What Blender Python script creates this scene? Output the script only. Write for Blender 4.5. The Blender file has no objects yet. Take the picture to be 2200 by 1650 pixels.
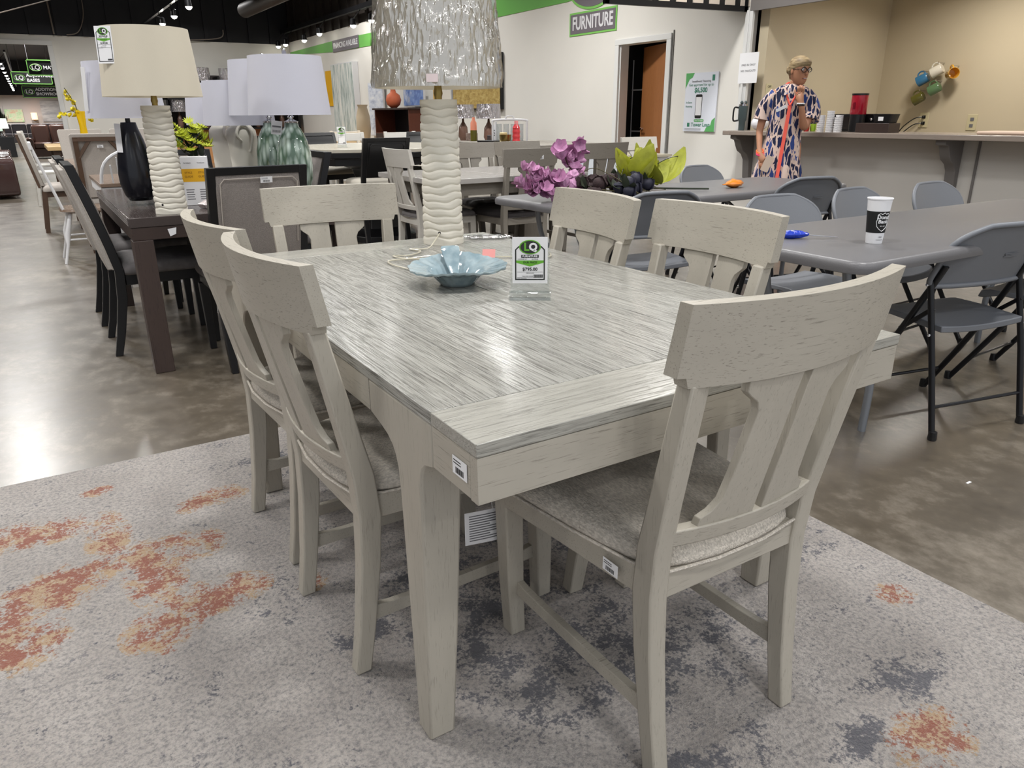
import bpy, math, random
from mathutils import Vector, Matrix, Quaternion
random.seed(7)
sc = bpy.context.scene
COL = sc.collection
PI = math.pi
# ------------------------------------------------------------------ camera
yaw, pitch, roll = -0.5578, -0.3487, -0.0073
cy, sy, cp, sp = math.cos(yaw), math.sin(yaw), math.cos(pitch), math.sin(pitch)
fwd = Vector((-sy*cp, cy*cp, sp)); rgt = Vector((cy, sy, 0)); up = rgt.cross(fwd)
r2 = rgt*math.cos(roll)+up*math.sin(roll); u2 = up*math.cos(roll)-rgt*math.sin(roll)
cam = bpy.data.cameras.new('camera'); camo = bpy.data.objects.new('camera', cam); COL.objects.link(camo)
cam.sensor_width = 36; cam.lens = 1595.07/2200*36; cam.clip_end = 200
camo.matrix_world = Matrix(((r2.x, u2.x, -fwd.x, -.4658), (r2.y, u2.y, -fwd.y, -.8438), (r2.z, u2.z, -fwd.z, 1.2021), (0, 0, 0, 1)))
sc.camera = camo
# ------------------------------------------------------------------ world, exposure, lights
sc.view_settings.view_transform = 'Standard'; sc.view_settings.look = 'None'
sc.view_settings.exposure = 0.0; sc.view_settings.gamma = 1.0
sc.view_settings.use_curve_mapping = False
try:
    sc.cycles.use_denoising = True
    sc.cycles.max_bounces = 6; sc.cycles.diffuse_bounces = 3; sc.cycles.glossy_bounces = 3
    sc.cycles.transparent_max_bounces = 8; sc.cycles.sample_clamp_indirect = 4
    sc.cycles.caustics_reflective = False; sc.cycles.caustics_refractive = False
except Exception: pass
w = bpy.data.worlds.new('world'); sc.world = w; w.use_nodes = True
bg = w.node_tree.nodes['Background']; bg.inputs[0].default_value = (.90, .94, 1, 1); bg.inputs[1].default_value = .70
def lamp(x, y, z, power, size=.22, col=(1, .985, .96), tilt=(0, 0), spread=150):
    l = bpy.data.lights.new('ceiling_or_fill_light', 'AREA'); l.shape = 'DISK'; l.size = size; l.energy = power; l.color = col
    l.spread = math.radians(spread)
    o = bpy.data.objects.new('ceiling_or_fill_light', l); COL.objects.link(o); o.location = (x, y, z); o.rotation_euler = (tilt[0], tilt[1], 0)
for i, (x, y, p) in enumerate([
    (.55, .75, 34), (-1.2, 1.6, 34), (2.4, .2, 34), (.2, -1.9, 30), (-2.6, 3.4, 46), (-2.4, 7.0, 60), (3.1, 2.7, 36), (1.0, 3.2, 34), (-1.3, 4.8, 52), (4.9, .2, 46), (4.9, 4.6, 70),
    (1.6, 5.9, 42), (-1.1, 8.5, 90), (2.9, 8.8, 46), (4.6, 7.6, 92), (.6, 11.5, 60), (4.6, 11.5, 90), (-1.3, 13, 130), (-1.0, 17.5, 130), (2.4, 15.5, 66), (5.2, 16.2, 66), (.9, 19.2, 70), (3.6, 19.6, 70)]):
    lamp(x, y, 3.75 if y < 9 else 4.2, p*1.0, .42 if y < 9 else .22)
lamp(7.7, 3.6, 2.8, 34, .5, (1, .94, .86)); lamp(7.7, 1.0, 2.8, 34, .5, (1, .92, .82))
for y_ in (27, 36, 46, 57, 66): lamp(.6, y_, 3.8, 260, .6); lamp(-2.6, y_, 3.8, 260, .6)
for x_, y_ in ((-3.2, -3.6), (0, -4.6), (3.4, -3.8), (-1.4, -7.5), (2.6, -8), (-4.5, .6), (-4.5, 5.5), (5.6, -3)): lamp(x_, y_, 3.75, 40)  # added unseen fill lamps behind and beside the camera, for streaks on the wrap

# ------------------------------------------------------------------ materials
def lin(c):
    return tuple(((v/255)/12.92 if v/255 <= .04045 else ((v/255+.055)/1.055)**2.4) for v in c)
MATS = {}
def mat(name, rgb, rough=.5, metal=0, spec=.5, noise=0, nscale=8, bump=0, bscale=60, bstretch=(1, 1, 1), alpha=1, trans=0, ior=1.45, emit=0, coat=0, sheen=0, var=None, vstretch=(1, 1, 1)):
    """rgb is sRGB 0..255"""
    if name in MATS: return MATS[name]
    m = bpy.data.materials.new(name); m.use_nodes = True; nt = m.node_tree; N = nt.nodes; L = nt.links
    b = N['Principled BSDF']; c = lin(rgb)
    b.inputs['Base Color'].default_value = (*c, 1); b.inputs['Roughness'].default_value = rough
    b.inputs['Metallic'].default_value = metal; b.inputs['Specular IOR Level'].default_value = spec
    b.inputs['Alpha'].default_value = alpha; b.inputs['Transmission Weight'].default_value = trans; b.inputs['IOR'].default_value = ior
    b.inputs['Coat Weight'].default_value = coat; b.inputs['Coat Roughness'].default_value = .04 if not name.startswith('tabletop') else .16
    if emit:
        b.inputs['Emission Color'].default_value = (*c, 1); b.inputs['Emission Strength'].default_value = emit
    tc = N.new('ShaderNodeTexCoord')
    if noise:
        mp = N.new('ShaderNodeMapping'); mp.inputs['Scale'].default_value = vstretch; L.new(tc.outputs['Object'], mp.inputs[0])
        n = N.new('ShaderNodeTexNoise'); n.inputs['Scale'].default_value = nscale; n.inputs['Detail'].default_value = 5; L.new(mp.outputs[0], n.inputs['Vector'])
        mx = N.new('ShaderNodeMix'); mx.data_type = 'RGBA'
        v = lin(var) if var else tuple(x*(1-noise) for x in c)
        rp = N.new('ShaderNodeMapRange'); rp.inputs[1].default_value = .35; rp.inputs[2].default_value = .65; L.new(n.outputs[0], rp.inputs[0])
        L.new(rp.outputs[0], mx.inputs[0]); mx.inputs[6].default_value = (*c, 1); mx.inputs[7].default_value = (*v, 1); L.new(mx.outputs[2], b.inputs['Base Color'])
    if bump:
        mp = N.new('ShaderNodeMapping'); mp.inputs['Scale'].default_value = bstretch; L.new(tc.outputs['Object'], mp.inputs[0])
        n = N.new('ShaderNodeTexNoise'); n.inputs['Scale'].default_value = bscale; n.inputs['Detail'].default_value = 3; L.new(mp.outputs[0], n.inputs['Vector'])
        bp = N.new('ShaderNodeBump'); bp.inputs['Strength'].default_value = bump; bp.inputs['Distance'].default_value = .004
        L.new(n.outputs[0], bp.inputs['Height']); L.new(bp.outputs[0], b.inputs['Normal'])
    MATS[name] = m; return m
def wood(name, rgb, dark, axis='z', rough=.38, strength=.55, fine=1.0, bump=.25, coat=0, lo=.57, hi=.66, warp=1.2, lines=0):
    """painted / stained oak: long thin dark pores running along one axis"""
    if name in MATS: return MATS[name]
    m = mat(name, rgb, rough, coat=coat); nt = m.node_tree; N = nt.nodes; L = nt.links; b = N['Principled BSDF']
    tc = N['Texture Coordinate']
    st = {'x': (7, 170, 170), 'y': (170, 5, 170), 'z': (170, 170, 7)}[axis]
    s2 = {'x': (1.0, 9, 9), 'y': (9, 1.0, 9), 'z': (9, 9, 1.0)}[axis]
    mp = N.new('ShaderNodeMapping'); mp.inputs['Scale'].default_value = tuple(v*fine for v in st); L.new(tc.outputs['Object'], mp.inputs[0])
    dn = N.new('ShaderNodeTexNoise'); dn.inputs['Scale'].default_value = 1.2; dn.inputs['Detail'].default_value = 2; mpd = N.new('ShaderNodeMapping'); mpd.inputs['Scale'].default_value = s2
    L.new(tc.outputs['Object'], mpd.inputs[0]); L.new(mpd.outputs[0], dn.inputs['Vector'])
    ad = N.new('ShaderNodeVectorMath'); ad.operation = 'MULTIPLY_ADD'; ad.inputs[1].default_value = (warp, warp, warp)
    L.new(dn.outputs[1], ad.inputs[0]); L.new(mp.outputs[0], ad.inputs[2])
    n = N.new('ShaderNodeTexNoise'); n.inputs['Scale'].default_value = 2.2; n.inputs['Detail'].default_value = 6; n.inputs['Roughness'].default_value = .65
    L.new(ad.outputs[0], n.inputs['Vector'])
    rp = N.new('ShaderNodeValToRGB'); rp.color_ramp.elements[0].position = lo; rp.color_ramp.elements[1].position = hi
    L.new(n.outputs[0], rp.inputs[0])
    sc_ = N.new('ShaderNodeMath'); sc_.operation = 'MULTIPLY'; sc_.inputs[1].default_value = strength; L.new(rp.outputs[0], sc_.inputs[0])
    mx = N.new('ShaderNodeMix'); mx.data_type = 'RGBA'; mx.inputs[6].default_value = (*lin(rgb), 1); mx.inputs[7].default_value = (*lin(dark), 1)
    L.new(sc_.outputs[0], mx.inputs[0])
    if lines:
        m3 = N.new('ShaderNodeMapping'); m3.inputs['Scale'].default_value = {'x': (1.1, 105, 105), 'y': (105, 1.1, 105), 'z': (105, 105, 1.1)}[axis]; L.new(tc.outputs['Object'], m3.inputs[0])
        a3 = N.new('ShaderNodeVectorMath'); a3.operation = 'MULTIPLY_ADD'; a3.inputs[1].default_value = (2.2, 2.2, 2.2); L.new(dn.outputs[1], a3.inputs[0]); L.new(m3.outputs[0], a3.inputs[2])
        n3 = N.new('ShaderNodeTexNoise'); n3.inputs['Scale'].default_value = 1.6; n3.inputs['Detail'].default_value = 2; L.new(a3.outputs[0], n3.inputs['Vector'])
        r3 = N.new('ShaderNodeMapRange'); r3.inputs[1].default_value = .53; r3.inputs[2].default_value = .60; r3.inputs[4].default_value = lines; L.new(n3.outputs[0], r3.inputs[0])
        mm_ = N.new('ShaderNodeMath'); mm_.operation = 'MAXIMUM'; L.new(sc_.outputs[0], mm_.inputs[0]); L.new(r3.outputs[0], mm_.inputs[1]); L.new(mm_.outputs[0], mx.inputs[0])
    n2 = N.new('ShaderNodeTexNoise'); n2.inputs['Scale'].default_value = 2.5; L.new(mpd.outputs[0], n2.inputs['Vector'])
    hs = N.new('ShaderNodeHueSaturation'); mr = N.new('ShaderNodeMapRange'); mr.inputs[3].default_value = .9; mr.inputs[4].default_value = 1.08
    L.new(n2.outputs[0], mr.inputs[0]); L.new(mr.outputs[0], hs.inputs['Value']); L.new(mx.outputs[2], hs.inputs['Color']); L.new(hs.outputs[0], b.inputs['Base Color'])
    bp = N.new('ShaderNodeBump'); bp.inputs['Strength'].default_value = bump; bp.inputs['Distance'].default_value = .0015; bp.invert = True
    L.new(rp.outputs[0], bp.inputs['Height']); L.new(bp.outputs[0], b.inputs['Normal'])
    rr = N.new('ShaderNodeMapRange'); rr.inputs[3].default_value = rough; rr.inputs[4].default_value = min(1, rough+.3); L.new(rp.outputs[0], rr.inputs[0]); L.new(rr.outputs[0], b.inputs['Roughness'])
    return m
GW, GD = (173, 167, 155), (104, 98, 87)
W_X = wood('grey_wood_x', GW, GD, 'x'); W_Y = wood('grey_wood_y', GW, GD, 'y'); W_Z = wood('grey_wood_z', GW, GD, 'z', strength=.3)
W_TOPY = wood('tabletop_wood_y', (160, 159, 153), (88, 86, 80), 'y', rough=.24, strength=.95, fine=1.0, bump=.4, coat=.28, lo=.50, hi=.60, warp=2.5, lines=.33)
W_TOPX = wood('tabletop_wood_x', (164, 162, 154), (96, 93, 86), 'x', rough=.24, strength=.8, fine=1.1, bump=.35, coat=.2, lo=.53, hi=.64, warp=2, lines=.25)
G2X = wood('weathered_grey_x', (140, 134, 125), (88, 82, 75), 'x'); G2Z = wood('weathered_grey_z', (138, 132, 123), (88, 82, 75), 'z')
G3X = wood('pale_wood', (206, 202, 194), (150, 145, 138), 'x', strength=.3)
DKW = wood('dark_walnut_x', (62, 50, 46), (26, 20, 19), 'x', rough=.32, strength=.8); DKWZ = wood('dark_walnut_z', (66, 54, 50), (28, 22, 21), 'z', rough=.35, strength=.8)
DKWY = wood('dark_walnut_y', (70, 62, 60), (36, 30, 30), 'y', rough=.18, strength=.7)
BRW = wood('brown_oak_z', (84, 64, 50), (44, 32, 26), 'z'); BRX = wood('brown_oak_x', (122, 104, 90), (78, 62, 52), 'x', rough=.25)
RED = wood('cherry_wood', (92, 46, 30), (50, 22, 14), 'z', rough=.4); DOORW = wood('oak_door_wood', (150, 98, 58), (112, 68, 38), 'z', rough=.4, strength=.45, fine=.6)
BLK = mat('black_paint', (20, 20, 22), .35); BLK2 = mat('black_tube', (22, 22, 25), .3, metal=.2)
WHP = mat('white_paint', (214, 214, 216), .4); WHITE = mat('white_gloss', (225, 225, 228), .3)
RESIN = mat('grey_resin', (114, 117, 123), .42, bump=.15, bscale=400); RESIN2 = mat('grey_table_resin', (108, 107, 109), .34, bump=.12, bscale=300)
STEEL = mat('grey_steel_leg', (132, 136, 142), .35, metal=.3); CHROME = mat('chrome', (215, 215, 218), .12, metal=1); BRASS = mat('brass', (150, 130, 78), .3, metal=.9)
FAB = mat('tweed_seat', (216, 208, 196), .9, noise=.35, nscale=260, vstretch=(1, .35, 1), bump=.9, bscale=330, bstretch=(1, .5, 1))
FABD = mat('dark_seat_fabric', (62, 58, 58), .85, noise=.2, nscale=200, bump=.3, bscale=300)
LINEN = mat('linen_back', (146, 139, 134), .9, noise=.25, nscale=240, bump=.5, bscale=300); LINENL = mat('light_linen', (178, 171, 164), .9, noise=.15, nscale=200, bump=.3, bscale=260)
VELV = mat('grey_velvet', (112, 108, 108), .8, noise=.15, nscale=30, bump=.2, bscale=200); CREAMF = mat('cream_fabric', (190, 184, 172), .85, noise=.08)
CER = mat('cream_ceramic', (222, 217, 204), .5); CERB = mat('black_ceramic', (22, 23, 30), .22)
SHC = mat('cream_shade', (206, 198, 180), .85, bump=.15, bscale=600); SHW = mat('white_shade', (200, 200, 211), .85, bump=.15, bscale=600); SHIN = mat('shade_lining', (205, 198, 182), .9)
PAPER = mat('paper', (236, 236, 238), .6); INK = mat('ink_black', (24, 24, 24), .6); LQG = mat('sign_green', (104, 176, 52), .5); LQD = mat('sign_charcoal', (42, 44, 44), .5)
INKG = mat('ink_grey', (112, 112, 116), .6); YEL = mat('sign_yellow', (236, 178, 30), .5)
def acrylic():
    m = bpy.data.materials.new('clear_acrylic'); m.use_nodes = True; nt = m.node_tree; N = nt.nodes; L = nt.links; N.remove(N['Principled BSDF'])
    tr = N.new('ShaderNodeBsdfTransparent'); tr.inputs[0].default_value = (.93, .95, .95, 1); gl = N.new('ShaderNodeBsdfGlossy'); gl.inputs['Roughness'].default_value = .04; mx = N.new('ShaderNodeMixShader'); mx.inputs[0].default_value = .13; L.new(tr.outputs[0], mx.inputs[1]); L.new(gl.outputs[0], mx.inputs[2]); L.new(mx.outputs[0], N['Material Output'].inputs[0]); return m
ACR = acrylic()

# ------------------------------------------------------------------ geometry helpers
class MB:
    def __init__(s): s.v = []; s.f = []
    def loft(s, loops, cap=True, closed=False):
        n = len(loops[0]); b = len(s.v)
        for l in loops: s.v += [tuple(p) for p in l]
        m = len(loops)
        for i in range(m if closed else m-1):
            for j in range(n):
                a = b+i*n+j; a2 = b+i*n+(j+1) % n; i2 = (i+1) % m
                s.f.append((a, a2, b+i2*n+(j+1) % n, b+i2*n+j))
        if cap and not closed:
            s.f.append(tuple(b+j for j in reversed(range(n)))); s.f.append(tuple(b+(m-1)*n+j for j in range(n)))
        return s
    def box(s, x0, x1, y0, y1, z0, z1):
        return s.loft([[(x0, y0, z), (x1, y0, z), (x1, y1, z), (x0, y1, z)] for z in (z0, z1)])
    def post(s, lv):   # (x, y, z, hx, hy)
        return s.loft([[(x-hx, y-hy, z), (x+hx, y-hy, z), (x+hx, y+hy, z), (x-hx, y+hy, z)] for x, y, z, hx, hy in lv])
    def beam(s, a, b, hw, hh):
        a = Vector(a); b = Vector(b); d = (b-a).normalized(); side = d.cross(Vector((0, 0, 1)))
        if side.length < .01: side = Vector((1, 0, 0))
        side.normalize(); u = side.cross(d)
        return s.loft([[p+side*(i*hw)+u*(j*hh) for i, j in ((-1, -1), (1, -1), (1, 1), (-1, 1))] for p in (a, b)])
    def tube(s, pts, r, n=10, closed=False):
        pts = [Vector(p) for p in pts]; loops = []; prev = None
        for i, p in enumerate(pts):
            a = pts[i-1] if (i or closed) else p; c = pts[(i+1) % len(pts)] if (i < len(pts)-1 or closed) else p
            d = (c-a).normalized()
            if prev is None:
                ref = Vector((0, 0, 1)) if abs(d.z) < .9 else Vector((1, 0, 0)); nn = d.cross(ref).normalized()
            else: nn = (prev-d*prev.dot(d)).normalized()
            prev = nn; bb = d.cross(nn); rr = r[i] if isinstance(r, (list, tuple)) else r
            loops.append([p+(nn*math.cos(t)+bb*math.sin(t))*rr for t in (2*PI*k/n for k in range(n))])
        return s.loft(loops, closed=closed)
    def lathe(s, prof, n=32, c=(0, 0, 0), sx=1, sy=1, cap=True, fn=None):
        loops = []
        for r, z in prof:
            l = []
            for k in range(n):
                t = 2*PI*k/n; rr = r if fn is None else fn(r, z, t)
                l.append((c[0]+rr*sx*math.cos(t), c[1]+rr*sy*math.sin(t), c[2]+z))
            loops.append(l)
        return s.loft(loops, cap)
    def prism(s, poly, axis, a, b):   # poly in the two other axes
        def P(p, t): return {'x': (t, p[0], p[1]), 'y': (p[0], t, p[1]), 'z': (p[0], p[1], t)}[axis]
        return s.loft([[P(p, a) for p in poly], [P(p, b) for p in poly]])
    def quad(s, *p):
        b = len(s.v); s.v += [tuple(q) for q in p]; s.f.append(tuple(range(b, b+len(p)))); return s
    def ball(s, c, r, n=10, m=6, sx=1, sy=1, sz=1):
        return s.lathe([(max(1e-4, r*math.sin(PI*k/m)), -r*math.cos(PI*k/m)*sz) for k in range(m+1)], n, c, sx, sy)
    def xf(s, M):
        s.v = [tuple(M @ Vector(p)) for p in s.v]; return s
def link(name, me, parent=None):
    o = bpy.data.objects.new(name, me); COL.objects.link(o)
    if parent: o.parent = parent
    return o
def obj(name, mb, m, parent=None, bevel=0, smooth=40, seg=2, sub=0):
    me = bpy.data.meshes.new(name); me.from_pydata(mb.v, [], mb.f); me.update()
    import bmesh
    bm = bmesh.new(); bm.from_mesh(me); bmesh.ops.recalc_face_normals(bm, faces=bm.faces); bm.to_mesh(me); bm.free()
    me.polygons.foreach_set('use_smooth', [True]*len(me.polygons))
    try: me.set_sharp_from_angle(angle=math.radians(smooth))
    except Exception: pass
    me.materials.append(m); o = link(name, me, parent)
    if bevel:
        b = o.modifiers.new('bevel', 'BEVEL'); b.width = bevel; b.segments = seg; b.limit_method = 'ANGLE'; b.angle_limit = math.radians(38); b.harden_normals = False
    if sub:
        b = o.modifiers.new('sub', 'SUBSURF'); b.levels = sub; b.render_levels = sub
    return o
def thing(name, label, cat, loc=(0, 0, 0), rz=0, group=None):
    o = bpy.data.objects.new(name, None); COL.objects.link(o); o.location = loc; o.rotation_euler = (0, 0, rz); o.empty_display_size = .1
    return tag(o, label, cat, group)
def tag(o, label, cat, group=None):
    o['label'] = label; o['category'] = cat
    if group: o['group'] = group
    return o
def struct(name, mb, m, bevel=0, parent=None):
    o = obj(name, mb, m, parent, bevel)
    if parent is None: o['kind'] = 'structure'
    return o
def dup(root, loc, rz, label, group=None, scale=None):
    r = root.copy(); COL.objects.link(r); r.location = loc; r.rotation_euler = (0, 0, rz); r['label'] = label
    if group: r['group'] = group
    if scale: r.scale = scale
    for ch in [o for o in root.children if not o.get('own')]:
        c = ch.copy(); COL.objects.link(c); c.parent = r
        for g in ch.children:
            d = g.copy(); COL.objects.link(d); d.parent = c
    return r
def text(name, body, size, m, parent, loc, rot, align='CENTER', bold=0, ext=.0004, sx=1):
    cu = bpy.data.curves.new(name, 'FONT'); cu.body = body; cu.size = size; cu.align_x = align; cu.align_y = 'CENTER'; cu.extrude = ext; cu.offset = bold; cu.resolution_u = 3
    t = bpy.data.objects.new('tmp', cu); COL.objects.link(t)
    bpy.context.view_layer.update()
    me = bpy.data.meshes.new_from_object(t.evaluated_get(bpy.context.evaluated_depsgraph_get())); bpy.data.objects.remove(t)
    me.materials.clear(); me.materials.append(m); o = link(name, me, parent); o.location = loc; o.rotation_euler = rot; o.scale = (sx, 1, 1)
    return o
def rrect(w, h, r, n=5, cx=0, cy=0):
    pts = []
    for sx_, sy_, a0 in ((1, 1, 0), (-1, 1, 90), (-1, -1, 180), (1, -1, 270)):
        for k in range(n+1):
            a = math.radians(a0+90*k/n); pts.append((cx+sx_*(w/2-r)+r*math.cos(a), cy+sy_*(h/2-r)+r*math.sin(a)))
    return pts

# ------------------------------------------------------------------ the setting
def concrete():
    m = bpy.data.materials.new('polished_concrete'); m.use_nodes = True; nt = m.node_tree; N = nt.nodes; L = nt.links; b = N['Principled BSDF']
    tc = N.new('ShaderNodeTexCoord')
    def nz(s, d=6, r=.6, src=None):
        n = N.new('ShaderNodeTexNoise'); n.inputs['Scale'].default_value = s; n.inputs['Detail'].default_value = d; n.inputs['Roughness'].default_value = r; L.new(src or tc.outputs['Object'], n.inputs['Vector']); return n
    a = nz(1.1); c = nz(5, 8, .7)
    mp = N.new('ShaderNodeMapping'); mp.inputs['Scale'].default_value = (1, .7, 1); mp.inputs['Rotation'].default_value = (0, 0, .8); L.new(tc.outputs['Object'], mp.inputs[0]); s = nz(14, 8, .75, mp.outputs[0])
    mx = N.new('ShaderNodeMath'); mx.operation = 'ADD'; L.new(a.outputs[0], mx.inputs[0]); L.new(c.outputs[0], mx.inputs[1])
    m2 = N.new('ShaderNodeMath'); m2.operation = 'ADD'; L.new(mx.outputs[0], m2.inputs[0]); L.new(s.outputs[0], m2.inputs[1])
    m3 = N.new('ShaderNodeMath'); m3.operation = 'DIVIDE'; m3.inputs[1].default_value = 3; L.new(m2.outputs[0], m3.inputs[0])
    rp = N.new('ShaderNodeValToRGB'); e = rp.color_ramp.elements; e[0].position = .38; e[0].color = (*lin((78, 70, 60)), 1); e[1].position = .62; e[1].color = (*lin((136, 127, 114)), 1)
    x = rp.color_ramp.elements.new(.5); x.color = (*lin((94, 85, 72)), 1)
    L.new(m3.outputs[0], rp.inputs[0]); L.new(rp.outputs[0], b.inputs['Base Color'])
    rr = N.new('ShaderNodeMapRange'); rr.inputs[1].default_value = .35; rr.inputs[2].default_value = .65; rr.inputs[3].default_value = .30; rr.inputs[4].default_value = .45; L.new(c.outputs[0], rr.inputs[0]); L.new(rr.outputs[0], b.inputs['Roughness'])
    b.inputs['Coat Weight'].default_value = 1; b.inputs['Coat Roughness'].default_value = .26; b.inputs['Coat IOR'].default_value = 1.75; b.inputs['Specular IOR Level'].default_value = .8
    bp = N.new('ShaderNodeBump'); bp.inputs['Strength'].default_value = .06; bp.inputs['Distance'].default_value = .003; L.new(m3.outputs[0], bp.inputs['Height']); L.new(bp.outputs[0], b.inputs['Normal'])
    return m
struct("floor", MB().box(-9, 12, -4, 71, -.1, 0), concrete())
WALL = mat('wall_paint', (228, 225, 218), .7, noise=.05, nscale=.8, bump=.05, bscale=200); WALLG = mat('counter_wall_paint', (216, 212, 206), .7, noise=.04, nscale=1)
TRIM = mat('white_trim', (222, 222, 220), .45); BEIGE = mat('beige_wall', (208, 195, 168), .8, noise=.06, nscale=.7); PINKG = mat('far_wall', (206, 198, 194), .8)
BKW = mat('black_siding', (17, 17, 24), .6); GREEN = mat('green_band', (108, 178, 84), .6); GREYH = mat('header_grey', (120, 116, 114), .6)
# right wall with a doorway and a pass-through
wr = MB().box(6.5, 6.64, 7.54, 22.2, 0, 3.16).box(6.5, 6.64, 5.38, 6.63, 0, 3.16).box(6.5, 6.64, 6.63, 7.54, 2.05, 3.16)
wr.box(6.5, 6.64, -4, 5.38, 2.26, 3.16)
struct('wall_right', wr, WALL)
struct('wall_counter', MB().box(6.5, 6.62, -4, 5.38, 0, .955), WALLG)
hd = MB().box(6.46, 6.5, -4, 5.34, 2.23, 2.42); struct('trim_header', hd, GREYH)
struct('trim_post', MB().box(6.46, 6.5, 5.30, 5.40, .97, 2.24).box(6.44, 6.462, 5.335, 5.365, .97, 2.24), TRIM, .004)
struct('wall_inner_left', MB().box(6.62, 8.92, 5.2, 5.32, 0, 3.0), BEIGE)
struct('wall_inner_right', MB().box(8.78, 8.92, -4, 5.2, 0, 3.0), BEIGE)
struct('ceiling_inner', MB().box(6.64, 8.92, -4, 5.32, 3.0, 3.06), WALL)
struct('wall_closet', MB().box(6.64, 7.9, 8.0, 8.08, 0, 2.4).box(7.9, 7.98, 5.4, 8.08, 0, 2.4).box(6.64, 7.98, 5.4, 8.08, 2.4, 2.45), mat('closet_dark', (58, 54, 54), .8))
# back wall with a wide opening
bw = MB().box(.57, 6.64, 22.2, 22.34, 0, 3.1).box(-9, .57, 22.2, 22.34, 2.9, 3.1).box(-9, -4.4, 22.2, 22.34, 0, 2.9)
struct('wall_back', bw, WALL)
struct('trim_opening', MB().box(.49, .60, 22.13, 22.199, 0, 2.869).box(-4.45, .60, 22.13, 22.199, 2.87, 2.97), TRIM, .005)
# black ribbed siding above the plaster
def ribbed(along, p0, p1, at, z0, z1, sgn):
    mb = MB(); t = p0; k = 0
    while t < p1:
        d = .05 if k % 2 else 0; wd = .12 if k % 2 else .46
        if along == 'x': mb.box(t, min(t+wd, p1), at-d*sgn if sgn > 0 else at, at+.1 if sgn > 0 else at+d, z0, z1)
        else: mb.box(at-d, at+.1, t, min(t+wd, p1), z0, z1)
        t += wd; k += 1
    return mb
struct('wall_back_upper', ribbed('x', -9, 6.6, 22.2, 3.1, 5.2, 1), BKW)
struct('wall_right_upper', ribbed('y', -4, 22.2, 6.52, 3.16, 5.2, 1), mat('dark_siding', (44, 38, 34), .6))
struct("ceiling", MB().box(-9, 6.7, -1.5, 71, 5.2, 5.3), BKW)
struct("wall_far", MB().box(-9, 6.6, 70, 70.1, 0, 2.8), PINKG); struct("wall_far_upper", MB().box(-9, 6.6, 70, 70.1, 2.8, 5.2), BKW); struct("wall_right_far", MB().box(3.6, 3.7, 22.34, 70, 0, 5.2), PINKG)
struct("wall_left", MB().box(-9.1, -9, -1.5, 71, 0, 5.2), PINKG)
# painted green swoosh along the right wall
gb = MB(); gb.loft([[(6.492, y, a), (6.5, y, a), (6.5, y, b), (6.492, y, b)] for y, a, b in ((22.15, 2.83, 2.9), (18.6, 2.68, 2.93), (15.9, 2.65, 2.91), (11, 2.69, 2.98), (8.75, 2.70, 3.0), (8.2, 2.74, 3.0))])
struct('trim_green_band', gb, GREEN)
# doorway casing + door
cs = MB().box(6.47, 6.499, 7.54, 7.62, 0, 2.05).box(6.47, 6.499, 6.55, 6.63, 0, 2.05).box(6.47, 6.499, 6.55, 7.62, 2.0505, 2.12).box(6.5, 6.64, 7.52, 7.54, 0, 2.05).box(6.5, 6.64, 6.63, 6.65, 0, 2.05)
struct('trim_door_casing', cs, TRIM, .004)
d = thing('door_1', 'x', 'x', (6.56, 6.655, 0), math.radians(-20)); del d['label']; del d['category']; d['kind'] = 'structure'
obj('door_leaf', MB().box(0, .04, 0, .87, .01, 2.03), DOORW, d, .003)
hn = obj('door_handle', MB().tube([(-.0, .80, 1.0), (-.05, .80, 1.0), (-.055, .68, 1.0)], .011).lathe([(.001, 0), (.03, 0), (.03, .01), (.001, .01)], 12, (-.004, .80, 1.0)), CHROME, d)
struct('trim_corner_strip', MB().box(6.488, 6.502, 6.522, 6.536, .0, 2.15), mat('wire_cover', (120, 118, 114), .5))

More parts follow.
